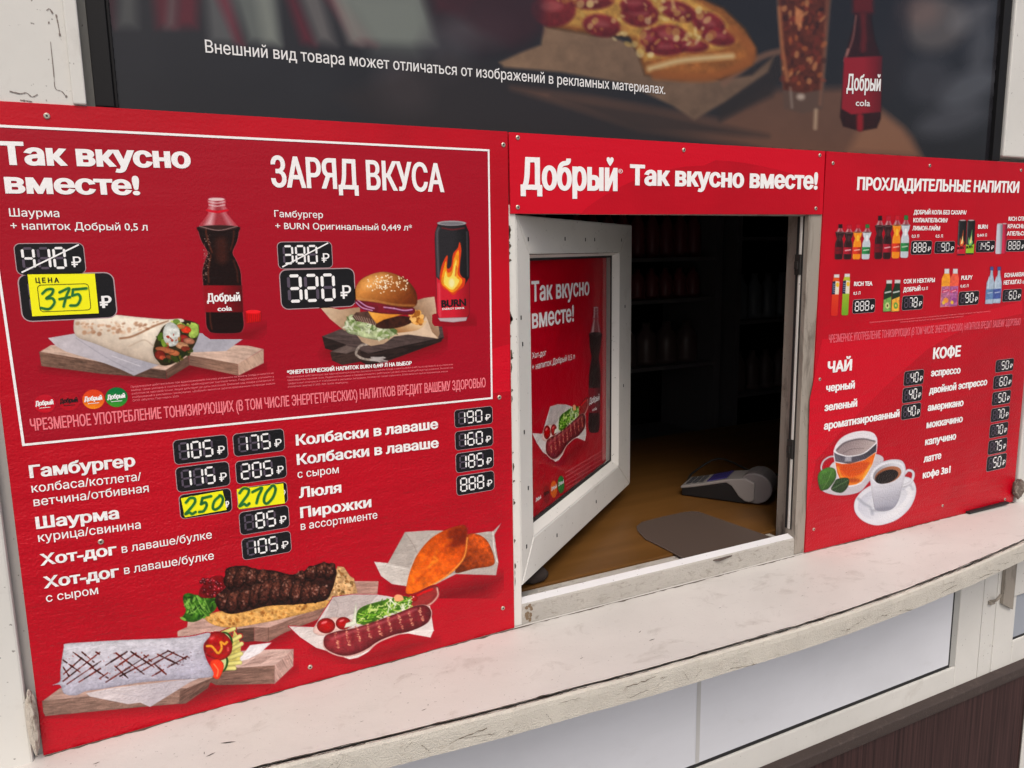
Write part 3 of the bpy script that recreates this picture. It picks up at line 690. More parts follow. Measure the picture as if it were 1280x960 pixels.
mb = MB(); mb.box((GX+.001, -.0010, GZ), (2.5, .0014, GZ+.006)); mb.build('gasket', M['gasket'], rw)
mb = MB(); mb.box((GX, -.0006, GZ+.006), (2.5, .0010, 1.003)); mb.build('glass_pane', simple('grey_window_glass', (.33, .36, .41), .06), rw)
p = P(1245, 745, -.012); mb = MB(); a = P(1250, 720)[0]; c = P(1262, 720)[0]
mb.prism([(a, -.0125, P(1250, 752)[2]), (c+.004, -.0125, P(1258, 760)[2]), (c+.004, -.0125, 1.0), (a, -.0125, 1.0)], (0, .008, 0)); 
bk = mb.build('bracket', M['pvc_dirty'], None, bevel=.001); tag(bk, 'short grimy wooden batten under the right end of the counter', 'batten')
mb = MB(); mb.tube([(p[0]-.008, -.006, p[2]-.014), (p[0]-.007, -.018, p[2]-.006), (p[0], -.022, p[2]+.006), (p[0]+.006, -.018, p[2]+.002), (p[0]+.006, -.013, p[2]-.008)], .0032, 8)
mb.box((p[0]-.014, -.011, p[2]-.020), (p[0]+.002, -.0045, p[2]-.012)); tag(mb.build('hook', M['pvc_dirty'], None, bevel=.0006), 'rusty little metal hook beside the batten under the counter', 'hook')
cl = empty('cladding_panel', (.8, -.01, 0), 'dark brown wood grain cladding below the white window frame', 'cladding')
BZ2 = P(1140, 903, -.022)[2]; CX = P(1278, 850)[0]
mb = MB(); mb.prism([(-.5, -.0046, BZ), (-.5, -.020, BZ-.006), (-.5, -.022, BZ-.008), (-.5, -.022, BZ2), (-.5, -.0046, BZ2)], (2.9, 0, 0)); mb.build('ledge', M['brown_ledge'], cl, bevel=.001)
mb = MB(); mb.box((-.5, -.019, BZ2-.006), (CX, -.0046, BZ2-.0005)); mb.build('trim', M['brown_ledge'], cl)
mb = MB(); mb.box((-.5, -.010, .03), (CX-.004, -.001, BZ2-.006)); mb.build('board', M['brown'], cl)
mb = MB(); mb.box((CX-.004, -.012, .03), (CX, -.001, BZ2-.006)); mb.build('end_trim', M['brown_ledge'], cl)
mb = MB(); mb.box((CX+.0005, -.014, .03), (CX+.05, -.002, BZ2-.001)); tag(mb.build('wall_strip', M['wallpaint'], None, bevel=.002), 'white vertical strip right of the brown cladding', 'wall strip')

# ---- inside: desk, payment terminal, folder, shelves
DZ = zf-.006
mb = MB(); mb.box((-.5, .061, DZ-.03), (1.9, .80, DZ)); tag(mb.build('desk', M['desk'], None, bevel=.002), 'amber brown laminate desk just inside the serving window', 'desk')
T0 = Pz(851, 620, DZ); T1 = Pz(945, 633, DZ); tx = (T1-T0); TL_ = np.linalg.norm(tx); tx /= TL_; ty = np.array([-tx[1], tx[0], 0.])
sc_ = TL_/.165
def TM(p): q = T0+tx*p[0]*sc_+ty*p[1]*sc_+np.array([0, 0, p[2]*sc_]); return tuple(q)
ter = empty('card_terminal', tuple(T0+tx*TL_/2), 'grey and black card payment terminal lying on the desk inside the window', 'card terminal')
def slab(prof, w0, w1, mb): mb.prism([TM((x, w0, z)) for x, z in prof], tuple(ty*(w1-w0)*sc_))
mb = MB(); slab([(0, .001), (.135, .001), (.150, .006), (.155, .040), (.110, .046), (.03, .026), (.0, .019)], 0.003, .077, mb); mb.build('base', simple('black_plastic', (.010, .010, .011), .35), ter, bevel=.003)
mb = MB(); mat_sh = simple('pale_grey_plastic', (.25, .23, .22), .4)
slab([(-.001, .0175), (.03, .0245), (.100, .0440), (.112, .0375), (.128, .016), (.140, .008), (.150, .006), (.160, .012), (.160, .050), (.140, .058), (.104, .052), (.03, .031), (-.001, .0235)], 0, .080, mb); mb.build('shell', mat_sh, ter, bevel=.002)
mb = MB()
prof = [(.160+.036*math.cos(a), .037+.034*math.sin(a)) for a in np.linspace(0, 2*math.pi, 28, endpoint=False)]
slab(prof, .006, .074, mb); mb.build('printer_cover', simple('dark_grey_plastic', (.16, .145, .145), .4), ter, bevel=.003)
mb = MB(); slab([(.055, .0375), (.100, .0525), (.100, .0545), (.055, .0395)], .010, .070, mb); mb.build('screen', simple('screen_glass', rgb((62, 55, 120)), .15), ter)
mb = MB()
for i in range(3):
    for j in range(3):
        x = .008+i*.014; slab([(x, .026+i*.0034), (x+.010, .0285+i*.0034), (x+.010, .0305+i*.0034), (x, .028+i*.0034)], .012+j*.020, .026+j*.020, mb)
mb.build('keypad', simple('key_rubber', (.05, .05, .055), .6), ter)
mb = MB(); cpts = [TM((.0, .04, .02)), TM((.0, .10, .03)), TM((.04, .17, .05)), TM((.10, .21, .02)), TM((.16, .20, .008)), TM((.20, .16, .006)), TM((.14, .15, .006)), TM((.07, .18, .006)), TM((.12, .25, .006)), TM((.25, .22, .006)), TM((.36, .20, .006))]
mb.tube(smooth_open(cpts, 6), .0026, 8); tag(mb.build('cable', simple('black_cable', (.012, .012, .012), .5), None, smooth=True), 'black cable coiled behind the card terminal', 'cable')
fp = [(795.6, 657.4), (802, 652), (830, 645), (853, 640), (864, 638.6), (874, 639.3), (884, 643), (968, 672), (900, 700), (856, 698), (831, 685), (806.5, 673), (797, 663)]
mb = MB(); mb.prism([tuple(Pz(a, c, DZ+.0035)) for a, c in fp], (0, 0, -.003)); m_ = simple('grey_plastic_tray', (.095, .070, .058), .22)
tag(mb.build('plastic_mat', m_, None, bevel=.0012), 'translucent grey plastic mat with rounded corner on the desk by the sill', 'mat')
mb = MB(); rng = random.Random(3); q = Pz(672, 728, DZ)
mb.tube([q+np.array([-.03, .01, .012]), q+np.array([-.012, 0.0, .014]), q+np.array([.008, .004, .012]), q+np.array([.022, .012, .006])], [.010, .014, .013, .006], 10)
tag(mb.build('rag', simple('dark_rag', (.03, .02, .016), .9), None, smooth=True), 'crumpled dark rag on the desk at the hinge corner of the window', 'rag')

# shelves at the back with goods
SY = 1.05
def rack(name, x0, x1, zs, label, cat, post):
    e = empty(name, ((x0+x1)/2, SY, .04), label, cat)
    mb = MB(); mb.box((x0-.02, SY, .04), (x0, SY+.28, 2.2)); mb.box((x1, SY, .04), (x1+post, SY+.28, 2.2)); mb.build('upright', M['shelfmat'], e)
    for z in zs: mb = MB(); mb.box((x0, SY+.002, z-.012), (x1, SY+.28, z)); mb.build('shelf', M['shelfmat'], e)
    return e
z_a = P(840, 322, SY)[2]; z_b = P(840, 374, SY)[2]; z_c = P(840, 457, SY)[2]; zz = [z_a+.22, z_a, z_b, z_c, z_c-.26]
xa = P(770, 400, SY)[0]-.25; xb = P(893, 400, SY)[0]; xc = P(925, 400, SY)[0]; xd = P(1010, 400, SY)[0]+.35
rack('shelf_rack', xa, xb, zz, 'dark rack of shelves with goods at the back of the kiosk', 'shelf', .03)
fz = [P(950, 296, SY)[2], P(950, 400, SY)[2], P(950, 490, SY)[2]]
rack('drinks_fridge', xc, xd, [fz[0]+.2]+fz+[fz[2]-.25], 'tall dark drinks fridge at the back right inside the kiosk', 'fridge', .03)
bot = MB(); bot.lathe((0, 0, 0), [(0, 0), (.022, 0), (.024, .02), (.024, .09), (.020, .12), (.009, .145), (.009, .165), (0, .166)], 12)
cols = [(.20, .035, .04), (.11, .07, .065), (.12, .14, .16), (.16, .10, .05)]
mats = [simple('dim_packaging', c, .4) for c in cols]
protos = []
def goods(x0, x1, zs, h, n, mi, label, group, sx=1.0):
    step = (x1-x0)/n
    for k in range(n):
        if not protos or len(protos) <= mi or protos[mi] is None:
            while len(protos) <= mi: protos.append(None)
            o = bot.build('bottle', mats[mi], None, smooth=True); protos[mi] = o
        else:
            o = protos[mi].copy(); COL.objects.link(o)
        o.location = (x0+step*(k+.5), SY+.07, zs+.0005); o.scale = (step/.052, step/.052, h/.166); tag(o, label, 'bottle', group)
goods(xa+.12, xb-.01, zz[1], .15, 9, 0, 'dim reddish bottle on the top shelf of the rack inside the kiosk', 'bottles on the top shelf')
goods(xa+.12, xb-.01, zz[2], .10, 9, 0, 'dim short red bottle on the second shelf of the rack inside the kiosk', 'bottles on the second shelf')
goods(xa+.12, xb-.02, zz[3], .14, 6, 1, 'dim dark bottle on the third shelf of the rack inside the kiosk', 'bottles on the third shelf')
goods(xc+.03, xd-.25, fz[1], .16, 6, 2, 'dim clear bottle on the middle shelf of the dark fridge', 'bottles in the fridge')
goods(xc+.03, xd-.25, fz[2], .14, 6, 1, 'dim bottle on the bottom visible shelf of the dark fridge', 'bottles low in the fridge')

# ================================================================ PRINT ON THE BOARDS
rng = random.Random(11)
G_INK = .92
# ---- swooshes (two-tone reds) that belong to the print
def swoosh(face, pts, mat, parent, name='printed_curve', lift=.00012):
    mb = MB(); mb.face([face.W(face.uv(*p), lift) for p in pts]); return mb.build(name, mat, parent, fixn=False)
arc = [(725, 268)]+[(725+t_*155, 268-61*math.sin(min(1, t_*1.0)*math.pi/2)**.8) for t_ in np.linspace(.05, 1, 14)]+[(880+t_*145, 200.0+30*t_**2) for t_ in np.linspace(.1, 1, 8)]+[(1025, 267.5)]
swoosh(FB, arc, M['red'], hd)
swoosh(FB, [(1278, 392), (1240, 400), (1195, 416), (1160, 436), (1110, 480), (1060, 530), (1020, 575), (1008, 640), (1012, 500), (1028, 424), (1120, 412), (1190, 400), (1278, 376)], M['light_red'], br)
swoosh(FB, [(637, 430), (600, 440), (540, 455), (470, 476), (400, 503), (330, 520), (470, 505), (612, 492), (637, 489)], M['light_red'], bl)

# ---- white border of the offer
B0 = FB.uv(29.5, 556); B1 = FB.uv(614.5, 497.5); xl = FB.uv(12, 440)[0]; zt0, zt1 = FB.uv(0, 157.5)[1], FB.uv(611, 188.0)[1]
xr0, xr1 = B1[0], FB.uv(610.5, 188)[0]; tl_ = (FB.uv(1, 352)[0]*2-B0[0], zt0)
Q = [np.array((B0[0], B0[1])), np.array(B1), np.array((xr1, zt1)), np.array((B0[0]+(FB.uv(0, 347)[0]-B0[0])*2.2, zt0))]
mb = MB()
for i in range(4):
    a, c = Q[i], Q[(i+1) % 4]; d = (c-a)/np.linalg.norm(c-a); n = np.array((-d[1], d[0]))*.0013
    a2, c2 = a-d*.0013, c+d*.0013
    mb.face([FB.W(q, .0006+i*.00005) for q in (a2-n, c2-n, c2+n, a2+n)])
mb.build('printed_border', M['white_ink'], bl, fixn=False)

def bottle_pic(c, yt, yb, cxt, cxb, k, liq, hi, lab, cap, lab_text=None):
    """cola-shaped bottle; k scales the half widths; profile in fractions of height"""
    fr = [0, .055, .085, .105, .155, .205, .25, .32, .40, .46, .54, .63, .85, .93, .975, 1.0]
    hw = [42, 42, 56, 46, 72, 98, 104, 92, 66, 82, 99, 100, 97, 98, 90, 62]
    Yf = lambda f: yt+f*(yb-yt); Cx = lambda f: cxt+(cxb-cxt)*f
    pl = [(Cx(f)-h*k, Yf(f)) for f, h in zip(fr, hw)]; prr = [(Cx(f)+h*k, Yf(f)) for f, h in zip(fr, hw)]
    out = smooth(np.array(pl+prr[::-1]), 4)
    c.poly(out, (150, 62, 70), rim=(7*k*4/c.u, 1.25))
    c.poly([(Cx(f)-h*k*.72, Yf(f)) for f, h in list(zip(fr, hw))[:6]]+[(Cx(f)-h*k*.3, Yf(f)) for f, h in list(zip(fr, hw))[:6]][::-1], (226, 196, 198), soft=7*k, op=.75)
    c.poly([(Cx(f)+h*k*.8, Yf(f)) for f, h in list(zip(fr, hw))[:6]]+[(Cx(f)+h*k*.55, Yf(f)) for f, h in list(zip(fr, hw))[:6]][::-1], (214, 180, 184), soft=7*k, op=.6)
    # liquid
    i0 = 5
    lq = [(Cx(f)-(h-3)*k, Yf(f)) for f, h in list(zip(fr, hw))[i0:]]+[(Cx(f)+(h-3)*k, Yf(f)) for f, h in list(zip(fr, hw))[i0:]][::-1]
    c.poly(smooth(np.array(lq), 4), liq, rim=(8*k*4/c.u, .8))
    for f0, f1, o, cc, op in ((.22, .40, -.62, hi, .55), (.42, .62, -.68, hi, .5), (.64, .97, -.75, hi, .45), (.24, .38, .75, hi, .4), (.46, .62, .8, hi, .35)):
        pts = [(Cx(f)+o*np.interp(f, fr, hw)*k, Yf(f)) for f in np.linspace(f0, f1, 7)]
        c.line(pts, 9*k, cc, soft=1.5, op=op)
    mid = [(Cx(f)+.1*np.interp(f, fr, hw)*k, Yf(f)) for f in np.linspace(.33, .44, 5)]
    c.line(mid, 60*k, tuple(min(255, v*1.0+h*.35) for v, h in zip(liq, hi)), soft=8*k*4/c.u, op=.7)
    if lab:
        fs = (.64, .845); L = [(Cx(f)-np.interp(f, fr, hw)*k, Yf(f)) for f in (.645, .74, .845)]+[(Cx(f)+np.interp(f, fr, hw)*k, Yf(f)) for f in (.845, .74, .645)]
        x0, x1 = L[0][0], L[-1][0]
        c.poly(L, lab, g=((Cx(.7)-20*k, 0), (x1, 0), tuple(v*.62 for v in lab)))
    c.ell(Cx(.215), Yf(.215), 97*k, 14*k, (70, 50, 48), op=.7); c.line([(Cx(.21)-96*k, Yf(.205)), (Cx(.21), Yf(.235)), (Cx(.21)+96*k, Yf(.205))], 4*k, (205, 180, 178), op=.6)
    for f_ in (.022, .045): c.line([(Cx(f_)-40*k, Yf(f_)), (Cx(f_), Yf(f_+.01)), (Cx(f_)+40*k, Yf(f_))], 5*k, (232, 214, 216), op=.7)
    c.ell(Cx(0), Yf(.004), 41*k, 8*k, (215, 190, 190)); c.line([(Cx(.09)-54*k, Yf(.085)), (Cx(.09), Yf(.097)), (Cx(.09)+54*k, Yf(.085))], 12*k, (190, 20, 45), op=.9)
    if cap: c.poly([(Cx(0)-46*k, Yf(-.02)), (Cx(0)+46*k, Yf(-.02)), (Cx(0)+50*k, Yf(.09)), (Cx(0)-50*k, Yf(.09))], cap, rim=(3, .8))

mb = MB(); mb.face([FB.W(x, .00016) for x in Q]); mb.build('printed_backdrop', M['red2'], bl, fixn=False)
# A ---- shawarma on a board
c = Ink(46, 386, 334, 480, .72, 0, 340, 4, base=RED2)
c.poly([(215, 480), (830, 545), (1000, 500), (1190, 530), (1320, 470), (1200, 440), (300, 430)], (110, 0, 14), soft=14, op=.75)
c.poly([(198, 400), (255, 365), (700, 360), (960, 360), (1240, 368), (1316, 385), (1190, 462), (945, 418), (835, 495), (520, 455)], (196, 172, 158), streak=(8, .16, 2.2), n=(.07, 4))
c.poly([(196, 398), (520, 452), (830, 492), (833, 535), (500, 508), (207, 470)], (122, 98, 86), streak=(8, .25, 1.4), n=(.1, 5), g=((200, 0), (830, 0), (88, 70, 62)))
c.poly([(829, 490), (942, 418), (948, 466), (835, 535)], (104, 82, 72), streak=(-32, .2, 1.5))
c.poly([(944, 415), (1190, 460), (1192, 518), (946, 466)], (118, 94, 84), streak=(10, .22, 1.4), g=((944, 0), (1080, 0), (140, 112, 98)))
c.poly([(1189, 460), (1318, 385), (1318, 455), (1192, 518)], (182, 156, 140), streak=(60, .14, 2))
c.poly([(240, 330), (370, 308), (700, 300), (1000, 305), (1222, 330), (1130, 395), (940, 402), (800, 462), (670, 518), (600, 485), (520, 455), (440, 432), (330, 398), (280, 370)], (192, 186, 190), g=((300, 340), (700, 500), (168, 166, 174)), n=(.06, 9))
c.line([(380, 330), (520, 420), (670, 500)], 5, (150, 148, 156), op=.5); c.line([(560, 420), (700, 470)], 4, (215, 212, 216), op=.6)
c.poly([(760, 300), (800, 262), (860, 240), (930, 240), (990, 262), (992, 318), (950, 400), (862, 460), (800, 462), (765, 400)], (52, 46, 28), sm=True, n=(.4, 5))
W_ = [(368, 262), (380, 222), (430, 207), (560, 212), (700, 226), (830, 236), (905, 233), (915, 250), (830, 262), (795, 305), (768, 372), (770, 420), (800, 464), (720, 445), (600, 408), (480, 360), (400, 332), (372, 305)]
c.poly(W_, (236, 227, 212), sm=True, g=((560, 230), (520, 385), (186, 172, 158)), n=(.07, 7), rim=(7, .82))
c.scatter([(380, 250), (560, 250), (800, 245), (740, 285), (600, 310), (420, 310)], 75, (3, 12), [(160, 118, 90), (190, 150, 122), (140, 96, 70), (210, 180, 155)], rng, op=.6, soft=2, ang=-15)
c.line([(838, 243), (760, 275), (700, 305), (650, 325), (600, 332)], 9, (132, 92, 66), soft=2, op=.8); c.line([(838, 240), (740, 268), (660, 300)], 5, (240, 230, 214), op=.8)
c.line([(770, 372), (720, 340), (645, 372)], 5, (170, 150, 132), soft=2, op=.6)
c.scatter([(790, 320), (840, 300), (850, 360), (800, 390)], 26, (8, 22), [(86, 112, 44), (60, 84, 34), (126, 150, 66), (34, 52, 22)], rng, ar=(.3, .6))
c.scatter([(850, 245), (990, 262), (990, 330), (930, 300)], 26, (8, 20), [(150, 172, 88), (104, 132, 58), (190, 200, 120)], rng, ar=(.4, .8)); c.ell(968, 290, 26, 36, (158, 182, 96), n=(.2, 5))
for x, y, rx, ry, cc in ((930, 288, 26, 18, (216, 74, 48)), (905, 272, 22, 12, (200, 130, 80)), (915, 335, 30, 22, (150, 52, 46)), (945, 345, 30, 16, (172, 120, 98)), (910, 368, 34, 18, (196, 150, 118)), (930, 385, 26, 14, (140, 66, 50)), (870, 405, 30, 15, (190, 118, 82)), (825, 390, 50, 15, (178, 112, 80)), (800, 415, 28, 24, (120, 44, 34)), (812, 428, 18, 12, (190, 92, 70)), (850, 425, 24, 12, (120, 74, 50))):
    c.ell(x, y, rx, ry, cc, rot=10, n=(.2, 3), rim=(5, .6))
c.poly([(815, 300), (830, 262), (860, 252), (890, 275), (900, 315), (885, 360), (850, 372), (822, 345)], (200, 203, 198), sm=True, rim=(4, .82), n=(.22, 4)); c.ell(838, 285, 8, 14, (232, 236, 232), op=.6, soft=4); c.scatter([(805, 330), (900, 300), (905, 360), (830, 375)], 14, (5, 12), [(88, 112, 50), (150, 60, 44), (176, 120, 84)], rng, op=.85)
c.scatter([(820, 440), (900, 410), (960, 390), (880, 455)], 22, (6, 16), [(60, 72, 30), (40, 50, 24), (96, 90, 40)], rng)
c.build('printed_shawarma', FB, lift=.00028, parent=bl, gain=G_INK, grain=0.22)
# B ---- cola bottle and its cap
c = Ink(242, 244, 334, 424, .72, 0, 120, 4, base=RED2)
c.poly([(1040, 1175), (1240, 1170), (1330, 1150), (1260, 1215), (1100, 1215)], (110, 0, 14), soft=14, op=.6)
bottle_pic(c, 514, 1185, 1082, 1128, .985, (34, 17, 15), (120, 70, 52), (140, 24, 40), None)
c.scatter([(1020, 690), (1050, 690), (1060, 800), (1030, 930), (1010, 900)], 120, (1.2, 3), [(190, 160, 150), (120, 80, 66)], rng, op=.7, soft=.6)
c.poly([(1226, 1078), (1240, 1070), (1300, 1072), (1306, 1090), (1304, 1130), (1230, 1138)], (196, 24, 34), rim=(4, .6)); c.ell(1266, 1078, 38, 9, (228, 46, 56))
for k in range(7): c.line([(1236+k*10, 1092), (1236+k*10, 1130)], 4, (130, 8, 18), op=.7)
c.build('printed_bottle', FB, lift=.00032, parent=bl, gain=G_INK, grain=0.12)
# C ---- burger
c = Ink(394, 332, 560, 464, .72, 320, 320, 4, base=RED2)
c.poly([(340, 490), (560, 560), (900, 470), (1000, 400), (800, 360), (400, 400)], (120, 0, 12), soft=16, op=.7)
c.poly([(330, 402), (420, 366), (930, 352), (940, 412), (560, 505), (420, 450)], (84, 72, 70), streak=(5, .25, 2))
c.poly([(330, 402), (440, 440), (560, 488), (938, 405), (925, 428), (640, 532), (555, 545), (470, 500), (345, 462)], (50, 40, 38), streak=(-14, .35, 1.6), rim=(3, .75))
c.poly([(370, 482), (450, 448), (520, 468), (540, 525), (430, 545), (380, 522)], (64, 52, 48), streak=(-10, .3, 1.6), rim=(3, .7)); c.poly([(372, 478), (452, 446), (520, 466), (450, 488)], (100, 88, 84), streak=(-20, .2, 2))
c.line([(560, 440), (520, 450), (500, 490), (540, 515), (600, 520)], 12, (150, 140, 132), n=(.3, 2)); 
for k in range(16): c.line([(570+rng.random()*20, 505+rng.random()*20), (600+rng.random()*60, 500+rng.random()*35)], 5, (178, 172, 170), op=.7)
c.poly([(310, 245), (420, 268), (520, 255), (520, 380), (440, 372), (370, 315)], (206, 184, 160), g=((330, 260), (500, 330), (160, 134, 110)), n=(.06, 8))
c.poly([(790, 225), (840, 210), (892, 203), (905, 300), (918, 390), (905, 415), (820, 385), (770, 340)], (196, 172, 150), g=((900, 240), (780, 330), (120, 92, 70)), n=(.08, 6))
c.poly([(500, 390), (700, 350), (830, 330), (850, 300), (880, 380), (912, 412), (760, 392), (690, 402), (640, 438), (575, 450), (530, 430)], (208, 186, 164), g=((700, 350), (640, 430), (180, 156, 132)), n=(.06, 8))
c.poly([(690, 352), (840, 322), (842, 345), (800, 372), (700, 385), (640, 385)], (214, 186, 150), sm=True, g=((760, 330), (740, 385), (160, 120, 84)))
lt = [(442, 352), (452, 318), (480, 292), (560, 318), (600, 345), (690, 362), (700, 388), (660, 410), (610, 420), (540, 408), (500, 395), (460, 385)]
c.poly(lt, (168, 178, 142), sm=True, n=(.35, 5), rim=(5, .7))
c.scatter(lt, 60, (6, 22), [(206, 212, 188), (120, 140, 88), (86, 106, 62), (188, 198, 164), (220, 224, 205)], rng, ar=(.25, .5), op=.75)
c.poly([(480, 302), (500, 282), (560, 276), (600, 320), (612, 352), (560, 335), (500, 325)], (92, 70, 62), n=(.3, 4)); 
for k in range(9): c.line([(488+k*13, 296+k*3), (504+k*12, 318+k*4)], 5, (172, 150, 138), op=.65)
c.poly([(596, 350), (640, 316), (720, 300), (775, 308), (778, 332), (720, 356), (640, 364)], (62, 38, 30), sm=True, n=(.35, 4))
c.poly([(556, 272), (640, 288), (735, 292), (690, 305), (640, 318), (602, 338), (580, 310)], (228, 170, 90), rim=(3, .8), g=((600, 280), (640, 330), (205, 140, 64)))
c.scatter([(765, 262), (815, 278), (845, 320), (820, 345), (775, 330)], 30, (6, 18), [(206, 148, 78), (232, 186, 120), (150, 96, 44)], rng)
c.poly([(498, 225), (560, 220), (680, 246), (785, 258), (782, 292), (700, 290), (600, 284), (525, 262)], (112, 36, 48), sm=True, n=(.2, 5), rim=(4, .65))
for pts in ([(500, 232), (530, 258), (580, 272)], [(510, 222), (550, 250), (590, 262)], [(690, 262), (740, 272), (780, 268)], [(640, 256), (690, 262)]): c.line(pts, 7, (200, 158, 190), op=.85); c.line([(a, b_+6) for a, b_ in pts], 4, (96, 40, 84), op=.8)
bun = [(494, 205), (498, 160), (525, 118), (580, 90), (640, 79), (700, 92), (756, 122), (795, 170), (806, 212), (800, 246), (765, 260), (690, 250), (600, 232), (540, 225), (505, 220)]
c.poly(bun, (214, 152, 88), sm=True, g=((560, 110), (740, 250), (112, 60, 30)), n=(.06, 3), rim=(14, .72))
c.ell(590, 130, 60, 26, (236, 190, 130), rot=-28, op=.5, soft=9); c.line([(510, 214), (600, 226), (700, 244), (790, 248)], 8, (212, 160, 104), soft=3, op=.6)
for k in range(95):
    a = rng.uniform(0, 2*math.pi); r_ = rng.random()**.6; x = 655+r_*118*math.cos(a); y = 135+r_*48*math.sin(a)
    c.ell(x+10, y+r_*6, 4.6, 2.8, rng.choice([(240, 224, 196), (228, 205, 170), (250, 240, 220)]), rot=rng.uniform(0, 180), op=.9, soft=.6)
c.build('printed_burger', FB, lift=.0003, parent=bl, gain=G_INK, grain=0.22)
# D ---- energy drink can
c = Ink(540, 272, 596, 408, .6, 320, 160, 4, base=RED2)
c.poly([(900, 955), (1075, 950), (1120, 985), (930, 995)], (120, 0, 12), soft=14, op=.5)
cg = dict(g=((985, 0), (1075, 0), (12, 12, 14)))
body = [(908, 482), (1048, 482), (1064, 520), (1067, 560), (1067, 930), (1050, 962), (918, 962), (906, 930), (893, 560), (895, 520)]
c.poly(body, (40, 38, 42), **cg); c.line([(912, 500), (905, 540), (912, 740)], 10, (105, 100, 106), soft=3, op=.8); c.line([(1054, 520), (1058, 740)], 6, (80, 76, 82), soft=2, op=.8)
c.poly([(901, 745), (935, 775), (960, 800), (985, 835), (1010, 815), (1040, 790), (1067, 745), (1067, 930), (1052, 952), (916, 952), (906, 925)], (214, 28, 50), g=((990, 0), (1070, 0), (150, 10, 26)))
c.line([(914, 780), (920, 940)], 9, (240, 90, 105), soft=3, op=.7)
c.poly([(908, 950), (1056, 946), (1050, 964), (985, 972), (920, 966)], (196, 176, 180), rim=(2, .7)); c.ell(978, 476, 74, 13, (176, 174, 178), rim=(3, .7)); c.ell(978, 477, 60, 8, (120, 118, 124))
c.line([(930, 500), (980, 508), (1040, 500)], 8, (120, 30, 36), op=.7)
fl = [(918, 760), (925, 700), (945, 650), (958, 640), (955, 700), (975, 690), (985, 630), (1008, 600), (1018, 570), (1026, 610), (1020, 670), (1018, 720), (1030, 745), (1046, 755), (1040, 790), (1010, 815), (985, 835), (955, 810), (935, 800)]
c.poly(fl, (222, 62, 20), sm=True)
c.poly([(926, 770), (938, 700), (950, 665), (956, 720), (978, 712), (990, 650), (1012, 610), (1014, 670), (1008, 730), (1030, 758), (1024, 785), (985, 822), (950, 800)], (248, 150, 26), sm=True, n=(.15, 4))
c.poly([(938, 770), (948, 715), (958, 745), (978, 735), (992, 680), (1002, 660), (1000, 740), (1016, 765), (985, 808), (955, 795)], (252, 226, 96), sm=True); c.ell(978, 775, 14, 22, (250, 246, 190), op=.8, soft=3)
c.line([(1000, 690), (996, 740)], 5, (220, 70, 20), op=.8)
c.build('printed_can', FB, .00036, bl, gain=G_INK)
text(FB, [('BURN', (551.5, 384.2), (582.5, 382.0), 9.5, .07)], M['black_ink'], bl, 'printed_can_name', .0009)
text(FB, [('ENERGY DRINK', (552.5, 387.6), (580.5, 386), 2.6, .03)], M['white_ink'], bl, 'printed_can_name', .0009)
# E ---- four brand roundels
for (cx_, cy_, r1, c1, c2, tcol) in ((56, 504.5, 13.5, (196, 6, 36), (206, 8, 34), 'white_ink'), (86.5, 501.5, 13.5, (176, 4, 30), (190, 6, 30), 'black_ink'), (117, 499, 14, (232, 66, 24), (250, 150, 20), 'white_ink'), (145.7, 496.5, 14, (0, 118, 56), (66, 160, 40), 'white_ink')):
    c = Ink(cx_-16, cy_-15, cx_+16, cy_+15, .5, base=RED2); q0 = FB.uv(cx_, cy_); ph = np.linspace(0, 2*math.pi, 28, endpoint=False)
    rr = abs(FB.uv(cx_+r1, cy_)[0]-q0[0])
    # trace the true circle back to photo points so that it is round on the board
    pts = []
    for a in ph:
        X = np.array([q0[0]+rr*math.cos(a), YB, q0[1]+rr*math.sin(a)])-CAMP; d = X@AF; pts.append((640+FPX*(X@AR)/d, 480-FPX*(X@AU)/d))
    c.poly(pts, c1, g=((cx_, cy_-6), (cx_-2, cy_+12), c2)); rd = c.build('printed_roundel', FB, .0003, bl, gain=G_INK)
    text(FB, [('Добрый', (cx_-11.5, cy_+2.8), (cx_+11.0, cy_+.6), 6.0, .06)], M[tcol], rd, 'lettering', .0007)
    mb = MB(); mb.face([FB.W(FB.uv(*p), .0007) for p in ((cx_-7, cy_+5.2), (cx_+7, cy_+3.9), (cx_+7, cy_+4.6), (cx_-7, cy_+5.9))]); mb.build('tag_line', M[tcol], rd, fixn=False)

# G ---- kebab on flatbread (drawn before the wrap and hot dog that overlap it)
c = Ink(222, 654, 476, 816, .72, 320, 640, 4)
c.poly([(-420, 640), (60, 680), (360, 520), (640, 420), (300, 400)], (120, 0, 12), soft=16, op=.6)
c.poly([(-460, 625), (-345, 575), (-340, 540), (-200, 505), (345, 360), (480, 345), (612, 346), (606, 412), (480, 450), (340, 500), (60, 590), (0, 580), (-200, 620)], (190, 160, 150), streak=(-8, .16, 2.2), n=(.07, 5))
c.poly([(-10, 575), (62, 578), (345, 470), (372, 470), (350, 520), (140, 605), (62, 650), (-10, 645)], (142, 112, 102), streak=(-18, .2, 1.6)); c.poly([(-130, 590), (-10, 575), (-10, 645), (-130, 660)], (96, 74, 66), streak=(-3, .3, 1.6)); c.line([(62, 578), (62, 648)], 4, (100, 76, 68), op=.7)
c.poly([(492, 352), (612, 346), (606, 412), (505, 440)], (176, 142, 132), streak=(-4, .2, 1.6))
c.poly([(-255, 530), (-200, 500), (0, 470), (330, 440), (372, 456), (330, 482), (150, 530), (0, 560), (-120, 578), (-210, 565)], (212, 166, 104), sm=True, n=(.25, 4), rim=(4, .75))
c.scatter([(-230, 530), (340, 455), (150, 525), (-150, 570)], 60, (3, 10), [(160, 106, 52), (236, 200, 140), (130, 84, 42)], rng, op=.6, soft=1.5)
